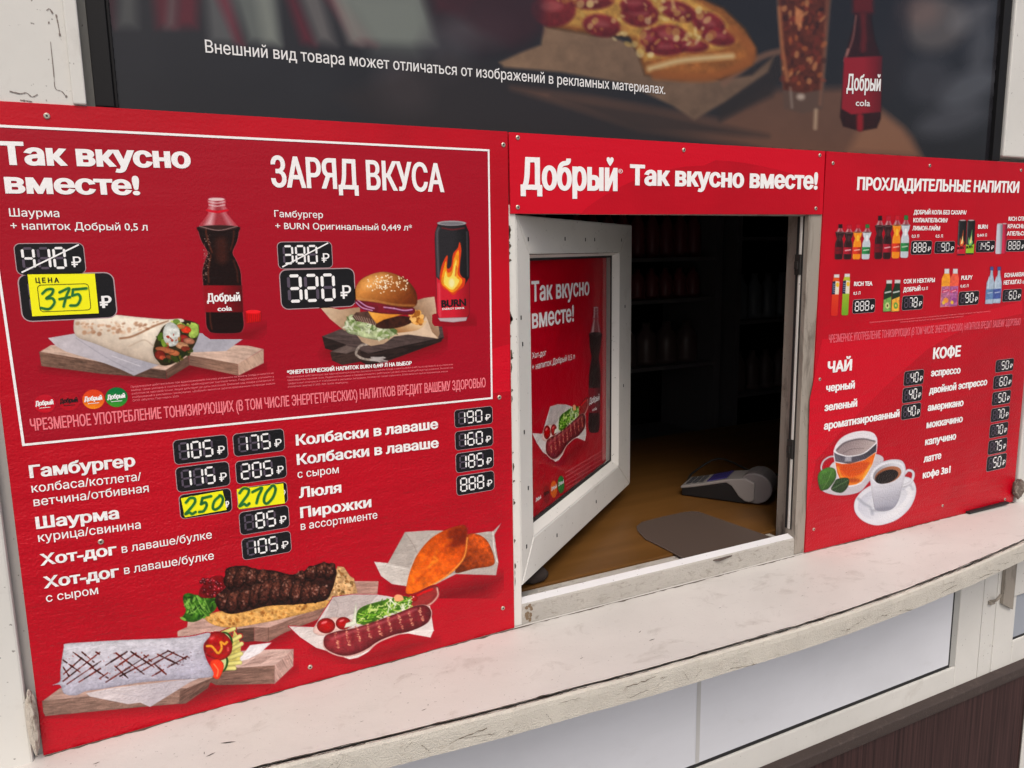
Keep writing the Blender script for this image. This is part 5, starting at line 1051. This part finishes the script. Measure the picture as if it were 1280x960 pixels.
# ---- small drinks
def mini(ox, oy, items, name):
    xs_ = [p[0] for p in items]; c = Ink(min(xs_)/4.8+ox-9, oy+min(p[1] for p in items)/4.8-4, max(xs_)/4.8+ox+9, oy+max(p[2] for p in items)/4.8+4, .42, ox, oy, 4.8)
    for it in items:
        x, y0, y1, kind, liq, lab, cap = it[:7]; H_ = y1-y0
        if kind == 'cola':
            bottle_pic(c, y0, y1, x+6, x-6, .25, liq, tuple(min(255, v+70) for v in liq), lab, cap)
            if len(it) > 7: c.line([(x-17, y0+H_*.74), (x+13, y0+H_*.72)], 8, it[7], op=.8)
        elif kind == 'can':
            w_ = it[7] if len(it) > 7 else H_*.115; c.poly([(x-w_+5, y0+8), (x-w_*.8+5, y0), (x+w_*.8+5, y0), (x+w_+5, y0+8), (x+w_-4, y1-8), (x+w_*.8-4, y1), (x-w_*.8-5, y1), (x-w_-5, y1-8)], liq, g=((x, 0), (x+w_, 0), tuple(v*.6 for v in liq)))
            if lab: c.poly([(x-w_-3, y0+H_*.70), (x, y0+H_*.76), (x+w_-1, y0+H_*.68), (x+w_-4, y1-8), (x-w_-5, y1-8)], lab)
            if cap: c.poly([(x-12, y0+H_*.70), (x-10, y0+H_*.5), (x-2, y0+H_*.58), (x+10, y0+H_*.28), (x+8, y0+H_*.55), (x+14, y0+H_*.64), (x+2, y0+H_*.74)], cap, sm=True); c.poly([(x-6, y0+H_*.68), (x-2, y0+H_*.6), (x+6, y0+H_*.45), (x+6, y0+H_*.64)], (250, 230, 150), sm=True)
            c.ell(x+5, y0+2, w_*.8, 4, (190, 170, 172)); c.line([(x-w_+8, y0+14), (x-w_+1, y1-20)], 4, (230, 220, 222), op=.35)
        elif kind == 'tea':
            w_ = H_*.082; c.poly([(x-w_*.75+8, y0+14), (x+w_*.75+8, y0+14), (x+w_+5, y0+40), (x+w_-6, y1-6), (x+w_*.7-7, y1), (x-w_*.7-7, y1), (x-w_-6, y1-6), (x-w_+5, y0+40)], liq, g=((x, y0), (x-4, y1), lab)); c.poly([(x-w_*.8+9, y0), (x+w_*.8+9, y0), (x+w_*.8+8, y0+20), (x-w_*.8+8, y0+20)], (226, 220, 220), rim=(2, .8))
            c.poly([(x-w_+4, y0+44), (x+2, y0+40), (x-2, y0+H_*.48), (x-w_-1, y0+H_*.48)], (30, 40, 70)); c.poly([(x+2, y0+40), (x+w_+4, y0+44), (x+w_, y0+H_*.48), (x-2, y0+H_*.48)], (232, 224, 205)); c.ell(x+w_*.5+3, y0+H_*.25, 9, 14, (240, 190, 50) if liq[0] > 150 else (230, 150, 120))
            for k in range(5): c.line([(x-w_+7, y0+58+k*12), (x-3, y0+60+k*12)], 3.5, (200, 205, 225), op=.8)
        elif kind == 'juice':
            w_ = H_*.12; c.poly([(x-w_*.7+8, y0+20), (x+w_*.7+8, y0+20), (x+w_*.75+6, y0+40), (x+w_+2, y0+70), (x+w_-5, y1-4), (x-w_-6, y1), (x-w_, y0+70), (x-w_*.75+6, y0+40)], (30, 52, 34)); c.poly([(x-w_*.75+9, y0), (x+w_*.75+9, y0), (x+w_*.75+8, y0+22), (x-w_*.75+8, y0+22)], (216, 214, 212), rim=(2, .75))
            c.poly([(x-w_-2, y0+H_*.62), (x+w_-2, y0+H_*.52), (x+w_-5, y1-6), (x-w_-5, y1-2)], liq, n=(.3, 2)); c.ell(x-2, y0+H_*.8, w_*.55, H_*.1, lab); c.ell(x-2, y0+H_*.8, w_*.2, H_*.04, cap); c.line([(x-15, y0+H_*.40), (x+17, y0+H_*.36)], 9, (222, 226, 222), op=.85)
        elif kind == 'pulp':
            w_ = H_*.106; c.poly([(x-w_*.6+9, y0+25), (x+w_*.6+9, y0+25), (x+w_+6, y0+60), (x+w_-5, y1-5), (x-w_-8, y1), (x-w_+2, y0+60)], liq, n=(.12, 3)); c.poly([(x-w_*.6+9, y0), (x+w_*.6+9, y0), (x+w_*.6+8, y0+30), (x-w_*.6+8, y0+30)], (224, 222, 226), rim=(2, .75))
            c.poly([(x-w_+1, y0+H_*.46), (x+w_+2, y0+H_*.45), (x+w_-5, y1-6), (x-w_-8, y1-1)], lab, n=(.3, 2)); c.line([(x-14, y0+H_*.60), (x+14, y0+H_*.56)], 13, (214, 40, 84), op=.9); c.line([(x-11, y0+H_*.60), (x+11, y0+H_*.57)], 4, (245, 230, 235), op=.9); c.ell(x+2, y0+H_*.82, 15, 16, cap); c.ell(x-11, y0+H_*.88, 9, 11, (236, 190, 60))
        elif kind == 'water':
            w_ = H_*.10; c.poly([(x+5, y0+10), (x+19, y0+10), (x+20, y0+40), (x+w_+8, y0+90), (x+w_+1, y1-10), (x+w_-6, y1), (x-w_-8, y1), (x-w_-6, y1-10), (x-w_+2, y0+90), (x+2, y0+40)], (176, 196, 216), n=(.1, 2), rim=(3, .7)); c.poly([(x+2, y0-8), (x+22, y0-8), (x+23, y0+14), (x+1, y0+14)], (70, 84, 150), rim=(2, .7))
            c.poly([(x-w_-2, y0+H_*.6), (x+w_+3, y0+H_*.58), (x+w_, y0+H_*.86), (x-w_-5, y0+H_*.88)], lab, n=(.2, 2)); c.line([(x-12, y0+H_*.7), (x+14, y0+H_*.68)], 6, (205, 215, 235), op=.8); c.line([(x-6, y0+H_*.25), (x-10, y0+H_*.55)], 4, (232, 240, 248), op=.7)
    c.build(name, FB, .00025, br, gain=G_INK)
K_, O_, Wt = (46, 22, 24), (244, 142, 26), (196, 206, 214)
mini(1020, 250, [(140, 150, 356, 'cola', K_, (120, 16, 32), (40, 20, 24), (90, 30, 36)), (193, 153, 356, 'cola', K_, (176, 22, 44), (196, 26, 50), (235, 200, 205)), (247, 150, 356, 'cola', O_, (226, 56, 34), (206, 24, 44), (250, 190, 170)), (302, 150, 356, 'cola', Wt, (44, 140, 74), (46, 122, 56), (214, 226, 200))], 'printed_small_bottles')
mini(1020, 250, [(378, 100, 354, 'cola', K_, (120, 16, 32), (40, 20, 24), (90, 30, 36)), (429, 100, 354, 'cola', K_, (176, 22, 44), (196, 26, 50), (235, 200, 205)), (482, 98, 350, 'cola', O_, (226, 56, 34), (206, 24, 44), (250, 190, 170)), (534, 97, 347, 'cola', Wt, (44, 140, 74), (46, 122, 56), (214, 226, 200))], 'printed_bottles')
mini(1150, 250, [(250, 120, 332, 'can', (34, 34, 36), (206, 30, 52), (226, 90, 40)), (302, 120, 327, 'can', (34, 38, 36), (150, 198, 40), (120, 200, 110))], 'printed_energy_cans')
mini(1150, 250, [(502, 140, 322, 'can', (214, 40, 78), None, None, 17), (474, 142, 324, 'can', (198, 204, 216), None, None, 18)], 'printed_spritz_cans')
mini(1020, 250, [(115, 446, 696, 'tea', (232, 90, 30), (212, 36, 26), 0), (178, 442, 692, 'tea', (196, 196, 60), (112, 168, 34), 0)], 'printed_tea_bottles')
mini(1020, 250, [(430, 480, 672, 'juice', (120, 170, 84), (206, 214, 140), (90, 60, 40)), (480, 478, 672, 'juice', (240, 170, 60), (104, 160, 60), (240, 210, 90))], 'printed_juice_cartons')
mini(1150, 250, [(152, 412, 644, 'pulp', (246, 160, 42), (186, 110, 150), (240, 150, 60)), (203, 412, 642, 'pulp', (240, 96, 70), (170, 96, 150), (150, 70, 140))], 'printed_pulp_bottles')
mini(1150, 250, [(418, 408, 624, 'water', 0, (96, 130, 176), 0), (462, 408, 620, 'water', 0, (70, 90, 160), 0)], 'printed_water_bottles')
text(FB, [('BURN', (1196.2, 311.5), (1204.2, 311), 3, .05), ('BURN', (1207.5, 310.5), (1215.2, 310), 3, .05)], M['black_ink'], br, 'can_name', .0009)

# J ---- tea and coffee cups
s_ = 7.386; c = Ink(1018, 534, 1150, 660, .6, 1020, 530, s_)
c.poly([(46, 600), (80, 500), (150, 360), (300, 300), (420, 280), (570, 280), (625, 330), (560, 440), (480, 545), (400, 628), (250, 660), (120, 645)], (222, 214, 220), sm=True, g=((200, 300), (400, 640), (196, 190, 198)), rim=(2, .85))
c.line([(175, 298), (120, 305), (70, 340), (48, 390), (52, 430)], 16, (214, 206, 212), rim=(1.5, .7)); c.line([(160, 312), (100, 335), (70, 375)], 5, (150, 80, 90), op=.6)
gl_ = [(160, 280), (175, 205), (230, 130), (320, 82), (430, 62), (520, 78), (558, 120), (566, 170), (556, 270), (510, 400), (440, 525), (380, 565), (300, 578), (225, 530), (190, 450), (172, 360)]
c.poly(gl_, (234, 230, 236), sm=True); c.poly([(185, 250), (230, 190), (320, 150), (420, 135), (510, 150), (552, 165), (500, 225), (420, 275), (340, 295), (260, 288)], (150, 134, 136), sm=True, g=((300, 160), (480, 250), (184, 168, 166))); c.line([(190, 240), (270, 170), (420, 136), (540, 158)], 10, (70, 62, 68), soft=2, op=.8); c.line([(250, 270), (330, 232), (440, 225)], 4, (90, 76, 78), op=.7)
c.poly([(165, 262), (250, 290), (350, 297), (470, 255), (558, 180), (554, 255), (460, 322), (310, 370), (178, 345)], (100, 96, 108), g=((170, 0), (560, 0), (60, 56, 66)), n=(.1, 4)); c.poly([(270, 300), (330, 300), (325, 345), (265, 345)], (170, 168, 178), soft=2); c.line([(165, 250), (200, 275), (300, 297), (440, 270), (556, 175)], 9, (238, 236, 240))
tea = [(178, 355), (240, 368), (320, 370), (450, 330), (552, 262), (520, 370), (470, 460), (420, 530), (370, 558), (300, 568), (225, 522), (195, 450)]
c.poly(tea, (228, 88, 16), g=((300, 380), (420, 530), (250, 140, 26)), n=(.06, 5)); c.poly([(240, 385), (440, 350), (490, 370), (400, 470), (290, 480)], (206, 66, 12), sm=True, soft=3, op=.7); c.line([(200, 400), (230, 480), (290, 545)], 12, (252, 190, 70), soft=3, op=.8); c.line([(500, 380), (440, 490)], 12, (252, 200, 80), soft=3, op=.8); c.ell(345, 520, 60, 22, (150, 44, 10), op=.6, soft=3)
for pts, cc in (([(14, 500), (35, 440), (110, 400), (175, 420), (182, 500), (120, 590), (80, 610), (36, 606)], (78, 134, 50)), ([(165, 545), (200, 505), (290, 498), (305, 540), (280, 600), (225, 636), (140, 606)], (66, 108, 56))):
    c.poly(pts, cc, sm=True, n=(.2, 3), rim=(4, .65), g=((60, 430), (140, 600), tuple(v*.6 for v in cc)))
c.line([(60, 600), (110, 520), (150, 430)], 4, (140, 180, 96), op=.6); c.line([(150, 600), (220, 560), (295, 520)], 4, (140, 170, 120), op=.7)
c.poly([(350, 770), (365, 690), (440, 605), (560, 540), (700, 490), (850, 490), (910, 545), (922, 640), (870, 770), (760, 875), (640, 925), (540, 935), (440, 900), (375, 840)], (226, 228, 236), sm=True, rim=(3, .86)); c.poly([(385, 765), (410, 690), (500, 620), (700, 540), (850, 530), (888, 620), (840, 740), (740, 840), (600, 890), (480, 870), (410, 820)], (204, 207, 220), sm=True, g=((420, 700), (700, 860), (232, 234, 240))); c.poly([(460, 760), (520, 680), (700, 600), (830, 610), (820, 700), (700, 800), (560, 830)], (216, 219, 228), sm=True)
c.line([(390, 690), (450, 740), (500, 770), (520, 830)], 22, (150, 156, 172), soft=3, op=.7); c.line([(800, 600), (860, 560), (890, 600)], 18, (168, 172, 188), soft=3, op=.7); c.ell(700, 745, 70, 40, (236, 238, 244), rot=-30, op=.8, soft=4)
c.line([(815, 460), (850, 428), (890, 440), (898, 480), (870, 540), (805, 570)], 26, (222, 224, 232), rim=(2, .75))
c.poly([(495, 490), (500, 450), (540, 395), (620, 345), (720, 325), (795, 340), (826, 400), (820, 480), (790, 600), (755, 720), (700, 785), (610, 806), (545, 785), (525, 700), (508, 590)], (220, 221, 230), sm=True, g=((560, 560), (640, 810), (150, 152, 168)), rim=(4, .88)); c.ell(610, 785, 90, 18, (120, 122, 136), rot=-10, op=.5, soft=4)
c.ell(660, 448, 160, 98, (232, 233, 240), rot=-20); c.ell(664, 455, 146, 86, (150, 150, 158), rot=-20, g=((600, 500), (740, 380), (214, 216, 224))); c.ell(664, 470, 128, 72, (142, 82, 54), rot=-20, g=((560, 500), (760, 420), (176, 110, 74))); c.ell(652, 486, 112, 58, (28, 21, 20), rot=-20)
c.build('printed_cups', FB, .00025, br, gain=G_INK)

# ---- yellow price stickers
def sticker(quad, strokes, label, extra=None, box=None):
    q = [FB.uv(*p) for p in quad]; cx_ = sum(a[0] for a in q)/4; cz_ = sum(a[1] for a in q)/4
    e = empty('price_sticker', (cx_, YB-.001, cz_), label, 'price sticker', 'yellow price stickers')
    mb = MB(); mb.prism([(a[0], YB-.0016, a[1]) for a in q], (0, .00045, 0)); mb.build('paper', M['yellow'], e)
    xs_ = [p[0] for p in quad]; ys_ = [p[1] for p in quad]
    c = Ink(min(xs_)-1, min(ys_)-1, max(xs_)+1, max(ys_)+1, .36, base=(243, 240, 10))
    for st in strokes:
        c.line(st, 3.5, (26, 112, 52), soft=.8, n=(.25, 4), op=.95); c.line(st, 1.2, (10, 70, 40), soft=1.2, op=.4)
    c.build('handwritten_price', Face2D(YB-.0016), .0002, e, mat=M['sticker_ink'], gain=.95)
    return e
M['sticker_ink'] = printed('marker_ink', True, rough=.55, wr=.1, spec=.3)
z3 = lambda pts: [(a/4, 340+b_/4) for a, b_ in pts]
e = sticker(z3([(138, 12), (474, 8), (494, 206), (162, 221)]), [z3([(212, 108), (235, 88), (265, 88), (258, 112), (232, 132), (262, 132), (272, 155), (245, 185), (205, 180)]), z3([(298, 102), (345, 82), (332, 120), (318, 172)]), z3([(298, 136), (350, 126)]), z3([(365, 88), (362, 118)]), z3([(365, 88), (432, 82)]), z3([(362, 118), (392, 112), (402, 135), (385, 165), (352, 168)])], 'large yellow price sticker with handwritten green 375 over the shawarma price')
FS2 = Face2D(YB-.0016)
text(FS2, [('Ц Е Н А', (44.6, 353.4), (74, 353.2), 6.4, .05)], M['black_ink'], e, 'printed_word', .0004)
a, b_ = FS2.uv(46.0, 356), FS2.uv(114.2, 387.5); mb = MB(); rO = rrect(a[0], b_[1], b_[0], a[1], .004); rI = rrect(a[0]+.0006, b_[1]+.0006, b_[0]-.0006, a[1]-.0006, .0035)
for i in range(len(rO)): j = (i+1) % len(rO); mb.face([FS2.W(p, .0003) for p in (rO[i], rO[j], rI[j], rI[i])])
mb.build('printed_box', M['black_ink'], e, fixn=False)
z8 = lambda pts: [(210+a/8, 530+b_/8) for a, b_ in pts]
sticker(z8([(128, 740), (545, 664), (585, 855), (168, 930)]), [z8([(180, 785), (220, 742), (265, 745), (268, 785), (220, 850), (175, 900), (215, 885), (240, 900), (275, 880)]), z8([(345, 740), (330, 800)]), z8([(345, 742), (430, 722)]), z8([(332, 800), (375, 785), (385, 820), (355, 870), (312, 880)]), z8([(520, 718), (465, 770), (448, 835), (475, 855), (525, 820), (550, 760), (535, 722), (515, 715)])], 'small yellow price sticker with handwritten green 250 in the lower price list')
sticker(z8([(686, 650), (1150, 592), (1166, 790), (708, 848)]), [z8([(715, 690), (755, 645), (805, 655), (800, 700), (750, 770), (715, 822), (760, 800), (785, 815), (812, 795)]), z8([(845, 680), (895, 655), (940, 640), (905, 720), (885, 790)]), z8([(1040, 620), (980, 690), (960, 770), (990, 795), (1045, 740), (1075, 660), (1060, 618), (1035, 620)])], 'small yellow price sticker with handwritten green 270 in the lower price list')
# bare rouble signs beside the stickers
text(FB, [('₽', (125.4, 385.2), (140.4, 384.2), 15.2, .05), ('₽', (281.5, 634.8), (286.8, 634), 8.4, .05), ('₽', (353.2, 620.4), (357.0, 619.9), 8, .05)], M['white_ink'], bl, 'rouble_sign', .0009)

# ---- poster in the sash
FP = SashFace(HX, HY, TH_S, .0245)
fa, fb = FP.uv(664, 322), FP.uv(768, 578)
e = empty('poster', SM(((GA+GB)/2, -.0245, GC)), 'red hot dog poster behind the glass of the open sash', 'poster')
mb = MB(); mb.box((GA-.002, -.0255, GC-.002), (GB+.002, -.0245, GD+.002), 0, SM); mb.build('sheet', M['red'], e)
text(FP, [('Так вкусно', (664.0, 377.5), (736.3, 368.7), 26.2, .05), ('вместе!', (664.6, 411), (717, 401.7), 25, .05)], M['white_ink'], e, 'slogan')
text(FP, [('Хот-дог', (664.6, 448.4), (682.2, 444), 7.6, .012), ('+ напиток Добрый 0,5 л', (664.6, 463), (718, 448.6), 8.2, .012)], M['white_ink'], e, 'offer_text')
h0, h1 = FB.uv(359.5, 785), FB.uv(542.5, 772); hz0, hz1 = FB.uv(450, 826)[1], FB.uv(450, 742)[1]
d0, d1 = FP.uv(664.5, 545)[0], FP.uv(733, 540)[0]; dz0, dz1 = FP.uv(692, 583.5)[1], FP.uv(720, 495)[1]
HD.build('printed_hot_dog', FP, .0003, e, gain=G_INK, remap=(FB, (h0[0], hz0, h1[0], hz1), (d0, dz0, d1, dz1)))
c = Ink(732, 380, 757, 546, .5)
bottle_pic(c, 384, 540.5, 744.7, 742.2, .073, (34, 15, 16), (110, 60, 50), (140, 16, 34), None)
c.build('printed_bottle', FP, .0003, e, gain=G_INK)
text(FP, [('Добрый', (736.4, 505.5), (749, 500), 8, .04), ('cola', (740, 514), (745.5, 512), 4, .04)], M['white_ink'], e, 'bottle_label')
for k, (cx_, cy_, c1) in enumerate(((672.5, 625, (196, 6, 30)), (683, 618, (150, 4, 24)), (692, 611.5, (238, 106, 24)), (701, 605.5, (22, 130, 52)))):
    c = Ink(cx_-6, cy_-13, cx_+6, cy_+13, .4); c.ell(cx_, cy_, 4.3, 11, c1, soft=.8); rd = c.build('printed_roundel', FP, .0003, e, gain=G_INK)
    text(FP, [('Добрый', (cx_-3.3, cy_+2), (cx_+3.3, cy_-2), 4.5, .05)], M['black_ink' if k == 1 else 'white_ink'], rd, 'lettering')
it = []
for k in range(5):
    x0, y0 = 706.0+k*.2, 592+k*5.0; x1 = 752-(22 if k == 4 else 0); it.append((fine[k], (x0, y0), (x1, y0-(x1-x0)*.60), 2.2, 0))
text(FP, it, M['pink_ink'], e, 'fine_print')

# ---- the film above the boards
c = Ink(bx0*0+95, -3, 1268, 208, 1.35, base=(38, 38, 43))
X, Y = c.X, c.Y
c.C += 5*vnoise(X, Y, 120, 5, 3)[..., None]
for x0, x1, x2, x3, cc in ((128, 142, 132, 143, (88, 28, 40)), (150, 170, 146, 172, (96, 98, 96)), (190, 216, 196, 214, (110, 30, 44)), (212, 222, 208, 220, (120, 110, 108)), (222, 248, 220, 246, (118, 30, 46)), (256, 290, 262, 300, (110, 112, 112)), (268, 282, 296, 304, (128, 26, 46)), (290, 345, 310, 350, (128, 136, 130)), (318, 338, 330, 350, (140, 146, 138)), (356, 366, 378, 394, (128, 28, 48)), (372, 400, 396, 420, (128, 124, 122)), (402, 414, 446, 470, (124, 30, 46)), (410, 424, 436, 452, (146, 130, 126)), (416, 528, 440, 545, (138, 146, 138))):
    c.poly([(x0, -12), (x1, -12), (x3, 34 if x0 < 250 else 56), (x2, 34 if x0 < 250 else 52)], cc, soft=16, op=.72)
c.poly([(420, -10), (528, -10), (540, 40), (520, 70), (470, 66)], (140, 148, 140), soft=34, op=.55)
c.poly([(528, -10), (640, -10), (680, 30), (660, 60), (600, 70), (548, 40)], (44, 30, 36), soft=20, op=.8); c.poly([(540, -10), (600, -10), (580, 20), (545, 14)], (78, 32, 42), soft=14, op=.7)
c.ell(600, 36, 40, 20, (100, 92, 96), soft=30, op=.5); c.ell(505, 110, 36, 30, (92, 82, 86), soft=34, op=.55, rot=40); c.ell(560, 60, 30, 34, (86, 82, 88), soft=34, op=.5)
c.poly([(560, 70), (640, 90), (800, 130), (980, 160), (1100, 172), (1146, 185), (1150, 215), (560, 215), (420, 120)], (52, 44, 44), soft=24, op=.55)
c.poly([(640, 110), (740, 122), (900, 150), (960, 112), (1060, 110), (1110, 145), (1140, 172), (1152, 200), (980, 192), (800, 160)], (116, 82, 66), soft=14, op=.9, n=(.08, 40)); c.poly([(690, 120), (820, 140), (960, 170), (800, 165)], (58, 48, 46), soft=12, op=.9); c.poly([(1090, 130), (1130, 160), (1150, 195), (1060, 190)], (150, 106, 80), soft=14, op=.8)
c.poly([(890, 110), (990, 60), (965, 120), (900, 150)], (46, 40, 40), soft=10, op=.9)
c.poly([(624, 78), (650, 66), (676, 56), (680, 32), (760, 44), (800, 60), (900, 100), (940, 94), (968, 70), (960, 90), (905, 128), (868, 150), (840, 132), (780, 104), (700, 90), (630, 84)], (140, 112, 88), soft=5, n=(.12, 14), g=((650, 80), (900, 120), (112, 90, 74))); c.line([(905, 104), (950, 72), (985, 62)], 8, (130, 96, 78), soft=5, op=.8)
c.poly([(676, -10), (860, -10), (905, 10), (932, 36), (946, 60), (940, 82), (900, 98), (850, 100), (806, 94), (798, 70), (786, 46), (740, 44), (684, 34)], (160, 98, 46), soft=6, n=(.22, 10), rim=(12, .5))
c.poly([(680, 26), (684, -10), (850, -10), (900, 20), (925, 50), (900, 62), (850, 66), (806, 76), (796, 46), (740, 36)], (192, 144, 70), soft=6, n=(.25, 8))
for x, y, rx, ry, ro in ((692, 12, 28, 22, 0), (740, 0, 28, 12, 0), (752, 32, 24, 14, 10), (800, 18, 24, 16, 6), (795, 6, 20, 10, 0), (848, 14, 24, 12, 18), (838, 48, 26, 17, 14), (832, 60, 24, 10, 0), (886, 30, 22, 14, 25), (898, 46, 22, 11, 10), (866, 58, 20, 8, 0), (812, 50, 12, 16, 0)):
    c.ell(x, y, rx, ry, (132, 34, 44), rot=ro, soft=5, n=(.25, 7), op=.92, g=((x, y-ry), (x, y+ry), (96, 18, 28))); c.ell(x-rx*.1, y-ry*.2, rx*.5, ry*.3, (186, 104, 104), rot=ro, soft=6, op=.5)
c.line([(812, 86), (850, 76), (890, 72), (915, 70)], 7, (222, 200, 150), soft=6, op=.8); c.line([(915, 38), (936, 58), (936, 76), (890, 96), (820, 94)], 12, (160, 92, 44), soft=6, op=.75)
c.poly([(540, -10), (680, -10), (676, 40), (640, 58), (600, 40)], (60, 32, 40), soft=18, op=.75)
c.scatter([(690, -5), (860, -5), (915, 45), (850, 66), (806, 70), (740, 36)], 90, (2, 6), [(226, 204, 130), (206, 172, 90), (236, 220, 160), (180, 120, 60)], rng, op=.55, soft=3)
# tumbler
c.poly([(970, -10), (1040, -10), (1036, 40), (1028, 136), (1004, 142), (980, 136), (975, 60)], (96, 74, 64), soft=4); c.poly([(973, -10), (1037, -10), (1033, 40), (1027, 112), (1004, 116), (979, 112), (976, 60)], (92, 42, 28), soft=4, n=(.3, 6)); c.line([(1034, -5), (1031, 50), (1025, 130)], 4, (150, 100, 78), soft=4, op=.5); c.ell(1001, 121, 5, 4, (206, 190, 176), soft=5, op=.8); c.line([(988, 110), (990, 134)], 3, (160, 146, 136), soft=4, op=.6)
for k in range(80): x = rng.uniform(978, 1030); y = rng.uniform(-4, 104); c.ell(x, y, rng.uniform(1.5, 4), rng.uniform(2, 6), rng.choice([(206, 118, 62), (150, 60, 40), (236, 170, 110), (44, 20, 20), (120, 44, 34)]), rot=rng.uniform(0, 60), op=.5, soft=3)
c.line([(974, 10), (978, 60), (984, 100)], 5, (200, 130, 84), soft=4, op=.6); c.poly([(994, 8), (1004, 14), (1002, 34), (994, 30)], (214, 140, 90), soft=4, op=.8); c.line([(1020, 138), (1019, 160)], 4, (206, 180, 150), soft=5, op=.8)
# glass bottle
bt = [(1066, -10), (1091, -10), (1090, 26), (1094, 50), (1101, 70), (1102, 100), (1101, 148), (1096, 160), (1075, 164), (1054, 158), (1050, 146), (1054, 100), (1056, 70), (1062, 48), (1068, 26)]
c.poly(bt, (50, 15, 17), soft=3, sm=False, rim=(6, .6), n=(.15, 8)); c.line([(1079, 20), (1080, 44), (1079, 62)], 6, (140, 36, 36), soft=7, op=.6); c.line([(1070, 20), (1066, 48), (1059, 68)], 2.5, (170, 120, 112), soft=3, op=.6); c.line([(1060, 62), (1056, 76)], 3, (210, 150, 140), soft=3, op=.6); c.poly([(1066, -6), (1091, -6), (1092, 16), (1066, 16)], (118, 28, 30), soft=7, op=.7)
c.poly([(1055, 72), (1103, 70), (1102, 106), (1101, 140), (1064, 143), (1052, 136)], (156, 26, 42), soft=2.5, g=((1080, 0), (1104, 0), (104, 14, 26))); c.line([(1075, 146), (1075, 160)], 8, (176, 26, 40), soft=4, op=.8)
# street reflections painted into the film's colour as dim shapes, right end
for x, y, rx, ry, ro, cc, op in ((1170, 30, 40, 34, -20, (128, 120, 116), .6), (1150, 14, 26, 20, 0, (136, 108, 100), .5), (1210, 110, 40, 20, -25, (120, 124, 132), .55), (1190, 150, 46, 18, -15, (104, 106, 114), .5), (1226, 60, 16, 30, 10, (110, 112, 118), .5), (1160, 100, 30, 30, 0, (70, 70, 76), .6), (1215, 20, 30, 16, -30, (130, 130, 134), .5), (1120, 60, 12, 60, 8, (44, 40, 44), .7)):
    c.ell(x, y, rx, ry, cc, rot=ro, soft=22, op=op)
c.clipm = None
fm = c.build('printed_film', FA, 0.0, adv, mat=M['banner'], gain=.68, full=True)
me = fm.data; og = np.array(origin(adv)); keepx = (bx0+.0225-og[0], bx1-.0185-og[0]); bm = bmesh.new(); bm.from_mesh(me)
bmesh.ops.delete(bm, geom=[v for v in bm.verts if v.co.x < keepx[0] or v.co.x > keepx[1] or v.co.z+og[2] < 1.7655], context='VERTS'); bm.to_mesh(me); bm.free()
text(FA, [('Внешний вид товара может отличаться от изображений в рекламных материалах.', (256.9, 65.8), (831.2, 117.8), 16.2, .01)], M['banner_text'], adv, 'disclaimer', .0008)
text(FA, [('Добрый', (1057.5, 113), (1100, 114), 21, .03), ('cola', (1069, 132.4), (1087, 133), 8.5, .03)], M['banner_text'], adv, 'bottle_label', .0008)
